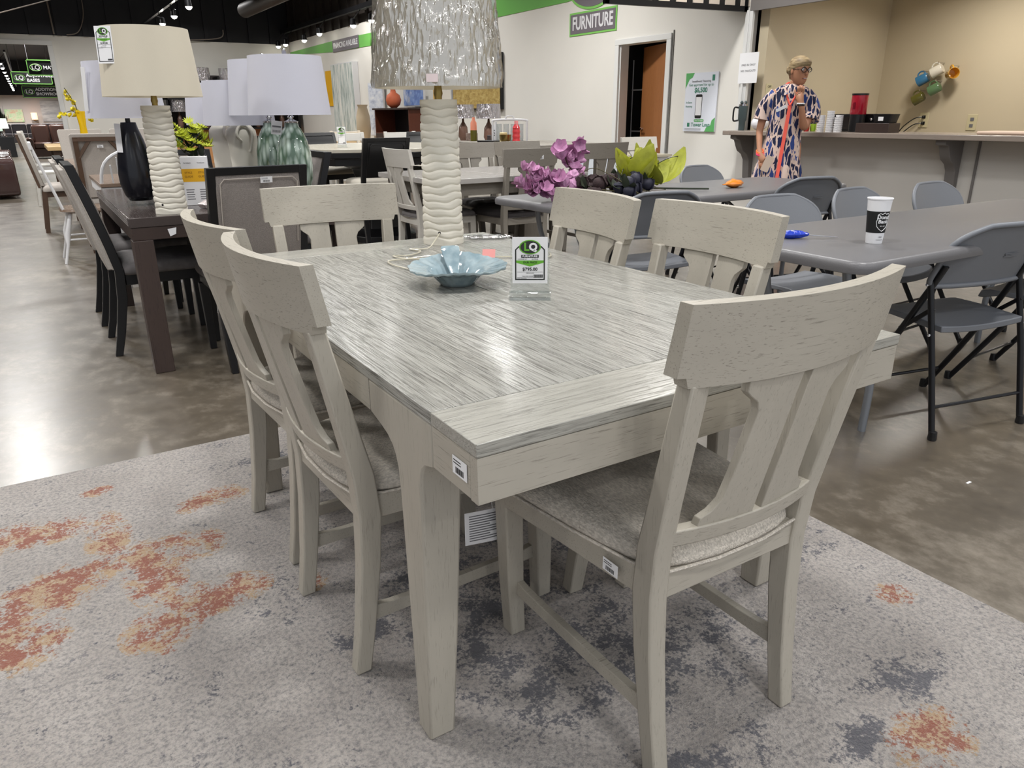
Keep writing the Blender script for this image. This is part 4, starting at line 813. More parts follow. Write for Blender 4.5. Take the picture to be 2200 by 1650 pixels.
# ------------------------------------------------------------------ the standing woman
PX, PY = 5.80, 4.18
pe = thing('person', 'woman with glasses in a blue patterned dress holding a hand to her mouth', 'person', (PX, PY, 0), math.radians(-50.9))
SKIN = mat('skin', (176, 126, 98), .5); HAIR = mat('blonde_hair', (176, 156, 120), .6, noise=.5, nscale=14, vstretch=(1, 1, 6), var=(112, 92, 64))
def skin_mesh(name, verts, edges, radii, m, parent, root=0, sub=2):
    me = bpy.data.meshes.new(name); me.from_pydata(verts, edges, []); o = link(name, me, parent); me.materials.append(m)
    sk = o.modifiers.new('skin', 'SKIN'); sk.use_smooth_shade = True
    for i, v in enumerate(me.skin_vertices[0].data): v.radius = radii[i] if isinstance(radii[i], tuple) else (radii[i], radii[i]); v.use_root = (i == root)
    su = o.modifiers.new('sub', 'SUBSURF'); su.levels = sub; su.render_levels = sub
    bpy.context.view_layer.update(); dg = bpy.context.evaluated_depsgraph_get()
    me2 = bpy.data.meshes.new_from_object(o.evaluated_get(dg)); o.modifiers.clear(); o.data = me2; me2.materials.clear(); me2.materials.append(m)
    me2.polygons.foreach_set('use_smooth', [True]*len(me2.polygons)); return o
# x: viewer's right, -y: towards the viewer. joints
V = [(0, 0, .93), (0, 0, 1.08), (.0, 0, 1.25), (.02, .0, 1.38), (.035, -.005, 1.445), (.055, -.02, 1.50),
     (-.10, 0, .88), (-.11, .0, .50), (-.115, .02, .10), (-.12, -.10, .03), (.10, 0, .88), (.105, -.02, .50), (.105, .01, .10), (.11, -.11, .03),
     (-.15, .0, 1.355), (-.205, .01, 1.20), (-.235, .0, 1.04), (-.215, -.10, .86), (-.20, -.125, .815),
     (.175, .0, 1.355), (.215, -.0, 1.20), (.165, -.11, 1.045), (.125, -.17, 1.235), (.105, -.165, 1.30)]
Eg = [(0, 1), (1, 2), (2, 3), (3, 4), (4, 5), (0, 6), (6, 7), (7, 8), (8, 9), (0, 10), (10, 11), (11, 12), (12, 13), (3, 14), (14, 15), (15, 16), (16, 17), (17, 18), (3, 19), (19, 20), (20, 21), (21, 22), (22, 23)]
Rd = [(.14, .10), (.12, .09), (.13, .095), (.10, .07), .048, .046, .09, .055, .036, .03, .09, .055, .036, .03, .055, .046, .036, .026, .030, .055, .046, .040, .028, .030]
# fingers: left-of-picture hand hangs in front of the hip, right hand curls at the mouth
def finger(base, pts, rads):
    i0 = len(V); prev = base
    for p, r in zip(pts, rads): V.append(p); Rd.append(r); Eg.append((prev, len(V)-1)); prev = len(V)-1
palmL = 18; V.append((-.185, -.145, .775)); Rd.append((.034, .018)); Eg.append((18, len(V)-1)); pl = len(V)-1
for k, (dx, L) in enumerate(((-.026, .060), (-.010, .072), (.007, .076), (.023, .066))):
    b = (-.178+dx, -.155, .745); finger(pl, [b, (b[0]+.008, b[1]-.012, b[2]-L*.5), (b[0]+.016, b[1]+.004, b[2]-L)], [.0105, .0095, .0075])
finger(pl, [(-.150, -.155, .785), (-.118, -.165, .760), (-.095, -.165, .745)], [.012, .010, .008])
V.append((.098, -.155, 1.345)); Rd.append((.032, .018)); Eg.append((23, len(V)-1)); pr2 = len(V)-1
for k, (dx, L) in enumerate(((-.022, .062), (-.006, .07), (.010, .068), (.025, .056))):
    b = (.098+dx, -.150, 1.378); finger(pr2, [b, (b[0]-.002, b[1]-.014, b[2]+L*.5), (b[0]-.004, b[1]+.012, b[2]+L*.85)], [.0105, .0095, .0075])
finger(pr2, [(.068, -.150, 1.345), (.052, -.148, 1.375), (.050, -.140, 1.400)], [.012, .010, .008])
body = skin_mesh('body', V, Eg, Rd, SKIN, pe)
# head: turned to the viewer's right
hx, hy, hz = .072, -.03, 1.565
HM = Matrix.Translation((hx, hy, hz)) @ Matrix.Scale(1.08, 4) @ Matrix.Rotation(math.radians(38), 4, 'Z') @ Matrix.Rotation(math.radians(6), 4, 'X')
hl = []
prof = [(-.115, .018, .022, -.030), (-.108, .034, .040, -.030), (-.090, .050, .060, -.020), (-.065, .060, .076, -.010), (-.035, .067, .088, -.003), (-.005, .072, .096, .0), (.03, .075, .100, .0), (.065, .070, .094, .003), (.09, .056, .074, .006), (.105, .034, .045, .008), (.111, .01, .012, .008)]
for z, rx, ry, cy_ in prof: hl.append([(rx*math.cos(2*PI*k/28), cy_+ry*math.sin(2*PI*k/28)*(1 if math.sin(2*PI*k/28) > 0 else .93), z) for k in range(28)])
obj('head', MB().loft(hl).xf(HM), SKIN, pe, smooth=80, sub=1)
obj('nose', MB().loft([[(-.006, -.088, .018), (.006, -.088, .018), (.005, -.080, .02), (-.005, -.080, .02)], [(-.010, -.105, -.010), (.010, -.105, -.010), (.012, -.085, -.008), (-.012, -.085, -.008)], [(-.014, -.108, -.024), (.014, -.108, -.024), (.014, -.080, -.026), (-.014, -.080, -.026)], [(-.007, -.096, -.031), (.007, -.096, -.031), (.008, -.080, -.031), (-.008, -.080, -.031)]]).xf(HM), SKIN, pe, smooth=80, sub=1)
for s in (-1, 1):
    obj('eye', MB().ball((s*.029, -.079, .014), .0105, 12, 8).xf(HM), WHITE, pe); obj('iris', MB().ball((s*.031, -.086, .014), .005, 8, 6).xf(HM), BLK, pe)
    obj('ear', MB().ball((s*.073, .008, -.003), .016, 10, 8, .45, 1, 1.7).xf(HM), SKIN, pe)
    obj('eyebrow', MB().tube([(s*.014, -.089, .034), (s*.03, -.087, .039), (s*.048, -.074, .034)], .0026, 6).xf(HM), HAIR, pe)
obj('mouth', MB().lathe([(.001, -.004), (.02, 0), (.001, .004)], 16, (0, 0, 0), 1, .35).xf(HM @ Matrix.Translation((.0, -.081, -.057)) @ Matrix.Scale(1.2, 4)), mat('lips', (160, 62, 70), .4), pe)
obj('teeth', MB().box(-.014, .014, -.0885, -.084, -.0575, -.0525).xf(HM), WHITE, pe)
gl = obj('glasses', MB().tube([(.029+.023*math.cos(a)*(1+.1*math.cos(2*a)), -.098+.012*(1+math.cos(a))*.5, .012+.018*math.sin(a)) for a in [k*PI/10 for k in range(20)]], .003, 6, True).tube([(-.029-.023*math.cos(a), -.098+.012*(1+math.cos(a))*.5, .012+.018*math.sin(a)) for a in [k*PI/10 for k in range(20)]], .003, 6, True).tube([(-.007, -.099, .014), (.007, -.099, .014)], .0025, 6).tube([(.053, -.084, .018), (.077, .0, .012)], .0025, 6).tube([(-.053, -.084, .018), (-.077, .0, .012)], .0025, 6).xf(HM), BLK, pe); gl['label'] = 'dark framed glasses'
hr = []
for z, rx, ry, cy_, front in [(-.075, .030, .028, .070, 0), (-.05, .050, .045, .055, 0), (-.02, .072, .065, .040, 0), (.01, .080, .084, .026, 0), (.04, .083, .100, .012, 0), (.07, .079, .104, .004, 0), (.095, .064, .085, .006, 0), (.115, .038, .052, .010, 0), (.122, .008, .01, .012, 0)]:
    hr.append([(rx*math.cos(2*PI*k/32)*(1+.015*math.sin(9*k)), cy_+ry*math.sin(2*PI*k/32), z) for k in range(32)])
obj('hair', MB().loft(hr).ball((0, .115, .0), .042, 14, 10).xf(HM), HAIR, pe, smooth=80)
# dress
def dressmat():
    m = mat('dress_print', (214, 190, 178), .85); nt = m.node_tree; N = nt.nodes; L = nt.links; b = N['Principled BSDF']; tc = N['Texture Coordinate']
    mp = N.new('ShaderNodeMapping'); mp.inputs['Scale'].default_value = (26, 26, 7.5); L.new(tc.outputs['Object'], mp.inputs[0])
    v = N.new('ShaderNodeTexVoronoi'); v.feature = 'DISTANCE_TO_EDGE'; v.inputs['Scale'].default_value = 1.0; v.inputs['Randomness'].default_value = .9
    nz = N.new('ShaderNodeTexNoise'); nz.inputs['Scale'].default_value = 1.2; L.new(mp.outputs[0], nz.inputs['Vector']); ad = N.new('ShaderNodeVectorMath'); ad.operation = 'MULTIPLY_ADD'; ad.inputs[1].default_value = (1, 1, 1); L.new(nz.outputs[1], ad.inputs[0]); L.new(mp.outputs[0], ad.inputs[2]); L.new(ad.outputs[0], v.inputs['Vector'])
    g = N.new('ShaderNodeMath'); g.operation = 'GREATER_THAN'; g.inputs[1].default_value = .10; L.new(v.outputs[0], g.inputs[0])
    v2 = N.new('ShaderNodeTexVoronoi'); v2.inputs['Scale'].default_value = 1.0; v2.inputs['Randomness'].default_value = .9; L.new(ad.outputs[0], v2.inputs['Vector'])
    rp = N.new('ShaderNodeValToRGB'); rp.color_ramp.interpolation = 'CONSTANT'; e = rp.color_ramp.elements; e[0].color = (*lin((24, 30, 62)), 1); e[1].position = .38; e[1].color = (*lin((50, 72, 136)), 1); x = e.new(.66); x.color = (*lin((26, 36, 78)), 1); x = e.new(.93); x.color = (*lin((214, 190, 178)), 1)
    se = N.new('ShaderNodeSeparateColor'); L.new(v2.outputs['Color'], se.inputs[0]); L.new(se.outputs[0], rp.inputs[0])
    mx = N.new('ShaderNodeMix'); mx.data_type = 'RGBA'; mx.inputs[6].default_value = (*lin((214, 190, 178)), 1); L.new(g.outputs[0], mx.inputs[0]); L.new(rp.outputs[0], mx.inputs[7]); L.new(mx.outputs[2], b.inputs['Base Color']); return m
DR = dressmat(); dl = []
for z, rx, ry, cx, wv in ((.56, .235, .165, -.03, .016), (.60, .228, .16, -.03, .014), (.72, .205, .145, -.025, .009), (.735, .20, .142, -.025, .003), (.88, .178, .130, -.015, .004), (1.0, .160, .118, -.008, .003), (1.10, .152, .112, -.002, .002), (1.20, .160, .112, .004, 0), (1.29, .176, .105, .010, 0), (1.345, .184, .094, .014, 0), (1.38, .172, .090, .018, 0), (1.41, .150, .084, .022, 0), (1.432, .115, .072, .026, 0), (1.452, .066, .058, .030, 0)):
    dl.append([(cx+(rx+wv*math.sin(9*2*PI*k/48))*math.cos(2*PI*k/48), (ry+wv*math.sin(9*2*PI*k/48))*math.sin(2*PI*k/48), z) for k in range(48)])
obj('dress', MB().loft(dl, cap=False), DR, pe, smooth=80)
for s, pts, rr in ((-1, [(-.11, 0, 1.365), (-.185, .005, 1.28), (-.215, .008, 1.20), (-.228, .004, 1.135)], [.068, .070, .074, .078]), (1, [(.14, 0, 1.365), (.205, 0, 1.28), (.225, -.005, 1.20), (.215, -.03, 1.125)], [.068, .072, .078, .082])):
    obj('sleeve', MB().tube(smoothpts(pts, 5), [rr[min(3, i//5)]+(rr[min(3, i//5+1)]-rr[min(3, i//5)])*((i % 5)/5) for i in range(16)], 24), DR, pe, smooth=80)
COR = mat('coral_trim', (240, 100, 84), .7)
st = []
for z, y in ((.56, -.176), (.60, -.170), (.72, -.151), (.88, -.133), (1.0, -.121), (1.10, -.115), (1.20, -.113), (1.26, -.110)):
    u = (1.26-z)/.7; x = .02-.05*u; st.append([(x-.016, y-.006, z), (x+.016, y-.006, z), (x+.016, y+.01, z), (x-.016, y+.01, z)])
obj('placket', MB().loft(st), COR, pe)
obj('collar', MB().tube(smoothpts([(.02, -.112, 1.26), (-.01, -.10, 1.33), (-.035, -.06, 1.42), (-.02, .03, 1.46), (.05, .045, 1.46), (.09, -.02, 1.44), (.085, -.07, 1.40), (.04, -.105, 1.30), (.02, -.114, 1.26)], 5), .009, 8), COR, pe)
obj('collar_flap', MB().loft([[(-.045, -.075, 1.435), (-.085, -.07, 1.40), (-.06, -.10, 1.34), (-.012, -.106, 1.36)], [(-.045, -.085, 1.438), (-.085, -.08, 1.403), (-.06, -.11, 1.343), (-.012, -.116, 1.363)]]), DR, pe)
nb_ = obj('name_badge', MB().box(-.05, .05, -.003, .003, -.014, .014).xf(Matrix.Translation((-.055, -.118, 1.235)) @ Matrix.Rotation(-.45, 4, 'Y')), WHITE, pe); nb_['label'] = 'white name badge'
for nm, p, r, m, n_ in (('bracelet', (-.206, -.118, .838), .033, COR, (0, .3, 1)), ('bracelet', (-.2075, -.112, .850), .033, mat('orange_beads', (236, 120, 60), .4), (0, .3, 1)), ('bracelet', (-.204, -.124, .826), .034, mat('pink_band', (236, 60, 120), .4), (0, .3, 1)), ('watch', (.112, -.168, 1.275), .032, WHITE, (0, .0, 1)), ('watch_strap', (.114, -.168, 1.262), .032, BLK, (0, 0, 1))):
    obj(nm, MB().tube([(r*math.cos(a), r*math.sin(a), 0) for a in [k*PI/10 for k in range(20)]], .006, 6, True).xf(Matrix.Translation(p) @ (Matrix.Rotation(.6, 4, 'X') if 'bracelet' in nm else Matrix.Identity(4))), m, pe)
ph = thing('phone', 'pale phone held by the woman at her hip', 'phone', (PX-.02, PY-.02, 0), math.radians(-50.9))
obj('phone_body', MB().loft([[(x, y, z) for x, y in rrect(.075, .15, .01, 4)] for z in (-.005, .005)]).xf(Matrix.Translation((-.132, -.150, .735)) @ Matrix.Rotation(.35, 4, 'Y') @ Matrix.Rotation(PI/2, 4, 'X')), mat('phone_case', (216, 196, 180), .3), ph)
for s in (-1, 1): obj('sandal', MB().loft([[(x*1, y, z) for x, y in rrect(.085, .235, .04, 4, s*.112, -.055)] for z in (.001, .02)]), mat('sandal_tan', (150, 96, 70), .6), pe)

# ------------------------------------------------------------------ other lamps on the dark table
BT = (-.12, 3.05)   # dark table corner
bl = thing('table_lamp', 'black teardrop lamp with a pale drum shade on a clear base', 'lamp', (.015, 3.66, .7605))
obj('glass_foot', MB().lathe([(.070, 0), (.072, .004), (.072, .022), (.062, .024), (.001, .024)], 32), MATS.setdefault('clear_glass', ACR), bl)
obj('lamp_base', MB().lathe([(.055, .024), (.072, .05), (.088, .11), (.089, .16), (.080, .24), (.060, .33), (.042, .385), (.036, .415), (.001, .417)], 48), CERB, bl, smooth=70)
obj('neck', MB().lathe([(.012, .415), (.012, .50), (.004, .50), (.004, .70)], 14), BLK, bl)
obj('lamp_shade', shade(.190, .165, .435, .70), SHW, bl)
tgb = obj('price_tag', MB().box(-.014, .014, -.001, .001, -.075, .065).xf(Matrix.Translation((-.062, -.055, .345)) @ Matrix.Rotation(-.35, 4, 'Z') @ Matrix.Rotation(.06, 4, 'Y')), PAPER, bl); tgb['label'] = 'folded white price tag'
tgc = obj('price_tag', MB().box(-.012, .012, -.001, .001, -.10, .10).xf(Matrix.Translation((-.175, -.08, .57)) @ Matrix.Rotation(-.9, 4, 'Z') @ Matrix.Rotation(.12, 4, 'Y')), PAPER, bl)
def glassgreen():
    m = mat('green_art_glass', (96, 132, 110), .05, coat=1); nt = m.node_tree; N = nt.nodes; L = nt.links; b = N['Principled BSDF']; tc = N['Texture Coordinate']
    mp = N.new('ShaderNodeMapping'); mp.inputs['Scale'].default_value = (42, 42, 9); L.new(tc.outputs['Object'], mp.inputs[0])
    v = N.new('ShaderNodeTexVoronoi'); v.inputs['Scale'].default_value = 1.0; L.new(mp.outputs[0], v.inputs['Vector'])
    rp = N.new('ShaderNodeValToRGB'); e = rp.color_ramp.elements; e[0].position = .1; e[0].color = (*lin((196, 212, 202)), 1); e[1].position = .7; e[1].color = (*lin((78, 102, 84)), 1); L.new(v.outputs[0], rp.inputs[0]); L.new(rp.outputs[0], b.inputs['Base Color'])
    n = N.new('ShaderNodeTexNoise'); n.inputs['Scale'].default_value = 18; L.new(tc.outputs['Object'], n.inputs['Vector']); bp = N.new('ShaderNodeBump'); bp.inputs['Strength'].default_value = .25; bp.inputs['Distance'].default_value = .01; L.new(n.outputs[0], bp.inputs['Height']); L.new(bp.outputs[0], b.inputs['Normal']); L.new(bp.outputs[0], b.inputs['Coat Normal']); return m
gl_ = thing('table_lamp', 'front green art glass lamp with a white drum shade behind the upholstered chair', 'lamp', (.785, 3.40, .7605))
obj('glass_foot', MB().lathe([(.06, 0), (.06, .02), (.001, .02)], 28), MATS['clear_glass'], gl_)
obj('lamp_base', MB().lathe([(.052, .02), (.068, .05), (.088, .11), (.094, .18), (.090, .25), (.074, .32), (.052, .365), (.038, .385), (.036, .405), (.001, .405)], 56), glassgreen(), gl_, smooth=80)
obj('neck', MB().lathe([(.036, .405), (.038, .412), (.022, .418), (.012, .425), (.018, .436), (.010, .445), (.004, .46), (.004, .74), (.012, .75), (.012, .77), (.001, .775)], 20), CHROME, gl_)
obj('lamp_shade', shade(.216, .188, .445, .735), SHW, gl_)
gl2 = dup(gl_, (.770, 3.78, .7605), 1, 'rear green art glass lamp with a white drum shade and a hanging barcode card')
hc = own(obj('hang_tag', MB().box(-.03, .03, -.0008, .0008, -.045, .03), PAPER, gl2)); hc.rotation_euler = (0, .15, -.4-1); hc.location = (-.082, -.066, .385); hc.rotation_euler = (0, .12, -1.3)
for k in range(12): obj('barcode', MB().box(-.022+.0037*k, -.0205+.0037*k, -.0016, -.0008, -.033, -.02), INK, hc)
obj('print_line', MB().box(-.024, .024, -.0016, -.0008, -.005, .003), INKG, hc)
wl1 = thing('table_lamp', 'front cream gourd shaped lamp with a white shade', 'lamp', (.660, 4.02, .7605))
obj('lamp_base', MB().lathe([(.075, 0), (.080, .01), (.072, .12), (.076, .25), (.085, .32), (.080, .36), (.055, .39), (.015, .395)], 40, sx=1.05, sy=.8), mat('cream_plaster', (222, 218, 206), .5), wl1, smooth=70)
obj('twisted_handle', MB().tube(smoothpts([(-.02, -.07, .30), (-.045, -.075, .34), (-.02, -.06, .385), (.02, -.06, .385), (.045, -.075, .34), (.03, -.075, .26), (.02, -.07, .24)], 5), .009, 8), MATS['cream_plaster'], wl1)
obj('neck', MB().lathe([(.010, .39), (.010, .44), (.004, .45), (.004, .62)], 12), BRASS, wl1)
obj('lamp_shade', shade(.205, .185, .39, .635), SHW, wl1)
dup(wl1, (.64, 4.46, .7605), .5, 'rear cream gourd shaped lamp with a white shade')

# ------------------------------------------------------------------ dark dining set
dt = thing('dining_table', 'dark walnut dining table carrying the lamps, left of the grey oak table', 'table', (-.12, 3.05, 0))
obj('table_top', MB().box(0, 1.08, 0, 1.72, .715, .76), DKWY, dt, .003)
for y0 in (.004, 1.686): obj('apron', MB().box(.004, 1.076, y0, y0+.03, .655, .714), DKW, dt, .002)
for x0 in (.004, 1.046): obj('apron', MB().box(x0, x0+.03, .034, 1.686, .655, .714), DKW, dt, .002)
for k in range(4): obj('edge_groove', MB().box(-.0015, .001, .04, 1.70, .72+.01*k, .724+.01*k), mat('groove_light', (120, 112, 110), .4), dt)
for x0, x1 in ((.002, .092), (.988, 1.078)):
    for y0 in (.002, 1.628): obj('leg', MB().loft([[(x0+i, y0+j, z) for i, j in ((0, 0), (x1-x0, 0), (x1-x0, .09), (0, .09))] for z in (0, .654)]), DKWZ, dt, .003)
stt = obj('torn_sticker', MB().loft([[(.16, -.0006, .70), (.20, -.0006, .705), (.195, -.0006, .675), (.168, -.0006, .665)], [(.16, -.001, .70), (.20, -.001, .705), (.195, -.001, .675), (.168, -.001, .665)]]), PAPER, dt); stt['label'] = 'torn white sticker'
def uph_chair(label, frame, fabric, seatm, loc, rz, group, top=.97, w=.46, kind='upholstered_chair', sit=.47, legh=None):
    t = thing(kind, label, 'chair', loc, rz, group); hw = w/2
    def yb(z): return 0 if z < sit-.02 else -.13*(max(0, z-sit+.02)/(top-sit))**1.15
    for s in (-1, 1):
        lv = [(s*(hw-.02), -.075, 0, .016, .018), (s*(hw-.02), -.045, .12, .018, .021), (s*(hw-.02), -.01, .3, .02, .024)]+[(s*(hw-.02), yb(z)+.0, z, .019, .022) for z in (sit-.02, .58, .72, .86, top)]
        obj('rear_leg', MB().post(lv), frame, t, .003)
        obj('leg', MB().post([(s*(hw-.03), .43, 0, .016, .016), (s*(hw-.025), .43, sit-.10, .023, .023)]), frame, t, .003)
    for z0, z1 in ((sit+.10, sit+.135), (top-.035, top)): obj('back_rail', MB().loft([[(x, yb(z0)-.02, z0), (x, yb(z0)+.02, z0), (x, yb(z1)+.02, z1), (x, yb(z1)-.02, z1)] for x in (-hw+.035, hw-.035)]), frame, t, .002)
    lp = []
    for k in range(8):
        z = sit+.045+(top-.078-sit)*k/7; b = .016*math.sin(PI*k/7)**.5; lp.append([(-hw+.037, yb(z)-.014-b, z), (hw-.037, yb(z)-.014-b, z), (hw-.037, yb(z)+.014+b, z), (-hw+.037, yb(z)+.014+b, z)])
    bkp = obj('back_panel', MB().loft(lp), fabric, t, .004)
    zt, zb = top-.052, sit+.15; xw = hw-.054
    pts = [(-xw, yb(zb)-.031, zb), (-xw, yb(zt)-.028, zt-.02), (-xw+.02, yb(zt)-.026, zt), (xw-.02, yb(zt)-.026, zt), (xw, yb(zt)-.028, zt-.02), (xw, yb(zb)-.031, zb)]
    obj('piping', MB().tube(pts, .003, 6), frame if fabric == frame else mat('light_piping', (168, 160, 152), .8), bkp)
    obj('seat_frame', MB().box(-hw+.015, hw-.015, .02, .45, sit-.10, sit-.045), frame, t, .004)
    o1 = rrect(w+.01, .47, .05, 5, 0, .235)
    def sc_(k, z): return [((x)*k, .235+(y-.235)*k, z) for x, y in o1]
    obj('seat', MB().loft([sc_(.97, sit-.045), sc_(1, sit-.03), sc_(1, sit-.01), sc_(.96, sit+.012), sc_(.82, sit+.024), sc_(.5, sit+.03)]), seatm, t, smooth=80)
    return t
gd = 'linen backed chairs around the dark walnut table'
u1 = uph_chair('linen backed black framed chair at the near end of the dark table', BLK, LINEN, VELV, (.425, 2.93, 0), .02, gd, top=.985)
own(sticker(u1, FR((.03, -.158, .925), (1, 0, 0), (0, -1, -.25)), .055, .028))
a1 = dup(u1, (-.165, 3.70, 0), -PI/2, 'linen backed black framed chair on the aisle side of the dark table, nearer one', gd)
a2 = dup(u1, (-.175, 4.42, 0), -PI/2, 'linen backed black framed chair on the aisle side of the dark table, farther one', gd)
dup(u1, (1.02, 4.15, 0), PI/2, 'linen backed black framed chair right of the green glass lamps', gd)
dup(u1, (.42, 4.86, 0), PI, 'linen backed black framed chair at the far end of the dark table behind the daisies', gd)
for a_ in (a1, a2):
    fb = lambda z: -.13*(max(0, z-.45)/.515)**1.15
    ob_ = own(obj('outer_back', MB().loft([[(-.228, fb(z)-.052, z), (.228, fb(z)-.052, z), (.228, fb(z)-.0235, z), (-.228, fb(z)-.0235, z)] for z in (.46, .58, .70, .82, .92, .965)]), LINENL, a_, .006))
    obj('piping', MB().tube([(-.228, fb(z)-.026, z) for z in (.46, .58, .70, .82, .92, .97)]+[(0, fb(.97)-.03, .972)]+[(.228, fb(z)-.026, z) for z in (.97, .92, .82, .70, .58, .46)], .0035, 6), MATS['light_piping'], ob_)
# printed box and daisies
bx_ = thing('display_box', 'white printed box with a yellow band on the dark table under the daisies', 'box', (.275, 3.47, .7605), -.25)
obj('box_body', MB().box(-.065, .065, -.03, .03, 0, .245), PAPER, bx_, .001); obj('yellow_band', MB().box(-.0655, .0655, -.0308, .03, .12, .185), YEL, bx_)
for x in (-.033, .033):
    M0 = FR((x, -.032, .165), (1, 0, 0), (0, -1, 0)); q = M0.to_euler(); text('print', 'STYLE', .014, mat('brown_ink', (150, 104, 20), .6), bx_, (x, -.0313, .166), q); text('print', 'GUIDE', .014, MATS['brown_ink'], bx_, (x, -.0313, .146), q); text('print', 'furniture', .010, INKG, bx_, (x, -.0313, .215), q)
    for k in range(5): obj('print_line', MB().box(x-.022, x+.018-.004*(k % 2), -.0308, -.03, .03+.012*k, .034+.012*k), INKG, bx_)
dz = thing('daisy_bunch', 'bunch of yellow green daisies above the printed box', 'flower', (.295, 3.62, .7605), 0)
obj('pot', MB().lathe([(.045, 0), (.06, .10), (.055, .10), (.04, .005)], 20), DKG, dz)
fm = bloom(LIME, .034, 11, .15, .16); fo = obj('flower', fm, LIME, dz, smooth=60); ct = MB().ball((0, 0, .004), .008, 8, 5)
for k in range(48):
    o = fo if k == 0 else link('flower', fo.data, dz); a = random.uniform(0, 6.28); r = .115*math.sqrt(random.random()); z = .40-1.7*r*r*4+random.uniform(-.05, .03)
    z = max(z, .24); o.matrix_local = Matrix.Translation((r*math.cos(a), r*math.sin(a)*.8, z)) @ Matrix.Rotation(a+PI/2, 4, 'Z') @ Matrix.Rotation(-.5-r*5*.7, 4, 'X') @ Matrix.Rotation(1.2*(math.sin(a) < 0), 4, 'X')
lf2 = obj('leaf', leafmesh(.07, .02, .3, 5), DKG, dz, smooth=60); lf2.matrix_local = Matrix.Translation((0, 0, .25))
for k in range(44):
    o = link('leaf', lf2.data, dz); a = random.uniform(0, 6.28); o.matrix_local = Matrix.Translation((.07*random.random()*math.cos(a), .07*random.random()*math.sin(a), random.uniform(.10, .34))) @ Matrix.Rotation(a, 4, 'Z') @ Matrix.Rotation(random.uniform(.1, 1.2), 4, 'X')
tb = obj('crumpled_bag', MB().lathe([(.001, 0), (.05, .002), (.06, .02), (.03, .04), (.001, .035)], 30, fn=lambda r, z, t: r*(1+.15*math.sin(5*t)+.08*math.sin(13*t+z*90))), mat('torn_wrap', (200, 190, 190), .2, bump=1, bscale=40), smooth=40); tb.location = (.30, 3.28, .7606); tag(tb, 'crumpled wrapping at the foot of the left ribbed lamp', 'wrapping')
# ------------------------------------------------------------------ middle distance: grey set
g2 = 'weathered grey chairs around the second grey table'
m1 = thing('dining_table', 'weathered grey dining table in the middle distance behind the far end chair', 'table', (1.98, 4.10, 0))
obj('table_top', MB().box(0, .66, 0, 1.05, .72, .76).box(.662, 1.38, 0, 1.05, .72, .76), wood('weathered_top', (172, 168, 164), (120, 116, 112), 'x', rough=.18, strength=.5), m1, .004)
obj('apron', MB().box(.06, 1.32, .06, .08, .63, .72).box(.06, 1.32, .97, .99, .63, .72).box(.06, .08, .08, .97, .63, .72).box(1.30, 1.32, .08, .97, .63, .72), G2X, m1, .002)
for x in (.28, 1.10): obj('pedestal', MB().box(x-.09, x+.09, .38, .67, .08, .63).box(x-.07, x+.07, .12, .93, 0, .08), G2Z, m1, .006)
obj('foot_beam', MB().box(.37, 1.01, .48, .57, .15, .24), G2X, m1, .004)
qa = dining_chair('weathered grey dining chair with a dark seat, seen from behind left of the pink flowers', G2X, G2Z, FABD, (2.77, 4.12, 0), 0, g2)
qe = dining_chair('pale grey dining chair in side view left of the second grey table', G3X, wood('pale_wood_z', (206, 202, 194), (150, 145, 138), 'z', strength=.3), VELV, (2.02, 4.68, 0), -PI/2, g2)
dup(qa, (3.90, 4.62, 0), 0, 'weathered grey dining chair seen from behind, between pink flowers and yellow leaves', g2)
own(sticker(qa, FR((.06, -.118, .895), (1, 0, 0), (0, -1, -.1)), .05, .03)); 
dup(qa, (2.98, 5.30, 0), PI, 'weathered grey dining chair facing the viewer just right of the wrapped lamp', g2)
dup(qa, (3.48, 5.30, 0), PI-.05, 'weathered grey dining chair facing the viewer under the red bottle', g2)
dup(qe, (5.17, 5.50, 0), PI, 'pale grey dining chair in front of the open doorway', g2)
sb = thing('sideboard', 'white sideboard with a beige top against the right wall', 'sideboard', (6.0, 6.2, 0)); 
obj('body', MB().box(-.22, .22, .0, 1.35, .08, .70), WHP, sb, .004); obj('top', MB().box(-.25, .25, -.03, 1.38, .70, .73), mat('beige_top', (212, 204, 184), .4), sb, .004); obj('plinth', MB().box(-.2, .2, .02, 1.33, 0, .08), INKG, sb)
for k in range(2): obj('door', MB().box(-.232, -.222, .03+.66*k, .66+.66*k, .12, .67), mat('pale_blue_white', (218, 224, 232), .4), sb, .003)
# counter height table with bottles
ct_ = thing('counter_table', 'grey counter height table crowded with bottles behind the second grey table', 'table', (3.84, 5.55, 0))
obj('table_top', MB().box(0, .9, 0, 1.75, .87, .91), G2X, ct_, .005); obj('apron', MB().box(.05, .85, .05, .07, .79, .87).box(.05, .07, .07, 1.68, .79, .87).box(.83, .85, .07, 1.68, .79, .87), G2X, ct_)
for x in (.05, .79):
    for y in (.05, 1.64): obj('leg', MB().box(x, x+.06, y, y+.06, 0, .79), G2Z, ct_, .003)
zc = .9105
def item(name, label, cat, mb, m, loc, rz=0, **k):
    o = obj(name, mb, m, None, **k); o.location = loc; o.rotation_euler = (0, 0, rz); return tag(o, label, cat)
bt = thing('bottle', 'olive bottle with a peach coloured upper half on the counter height table', 'bottle', (3.98, 7.08, zc)); obj('bottle_body', MB().lathe([(.038, 0), (.04, .09), (.038, .12)], 18), mat('olive_glass', (96, 92, 30), .2), bt); obj('bottle_top', MB().lathe([(.0385, .12), (.036, .20), (.018, .23), (.016, .26), (.001, .262)], 18), mat('peach', (240, 150, 120), .4), bt)
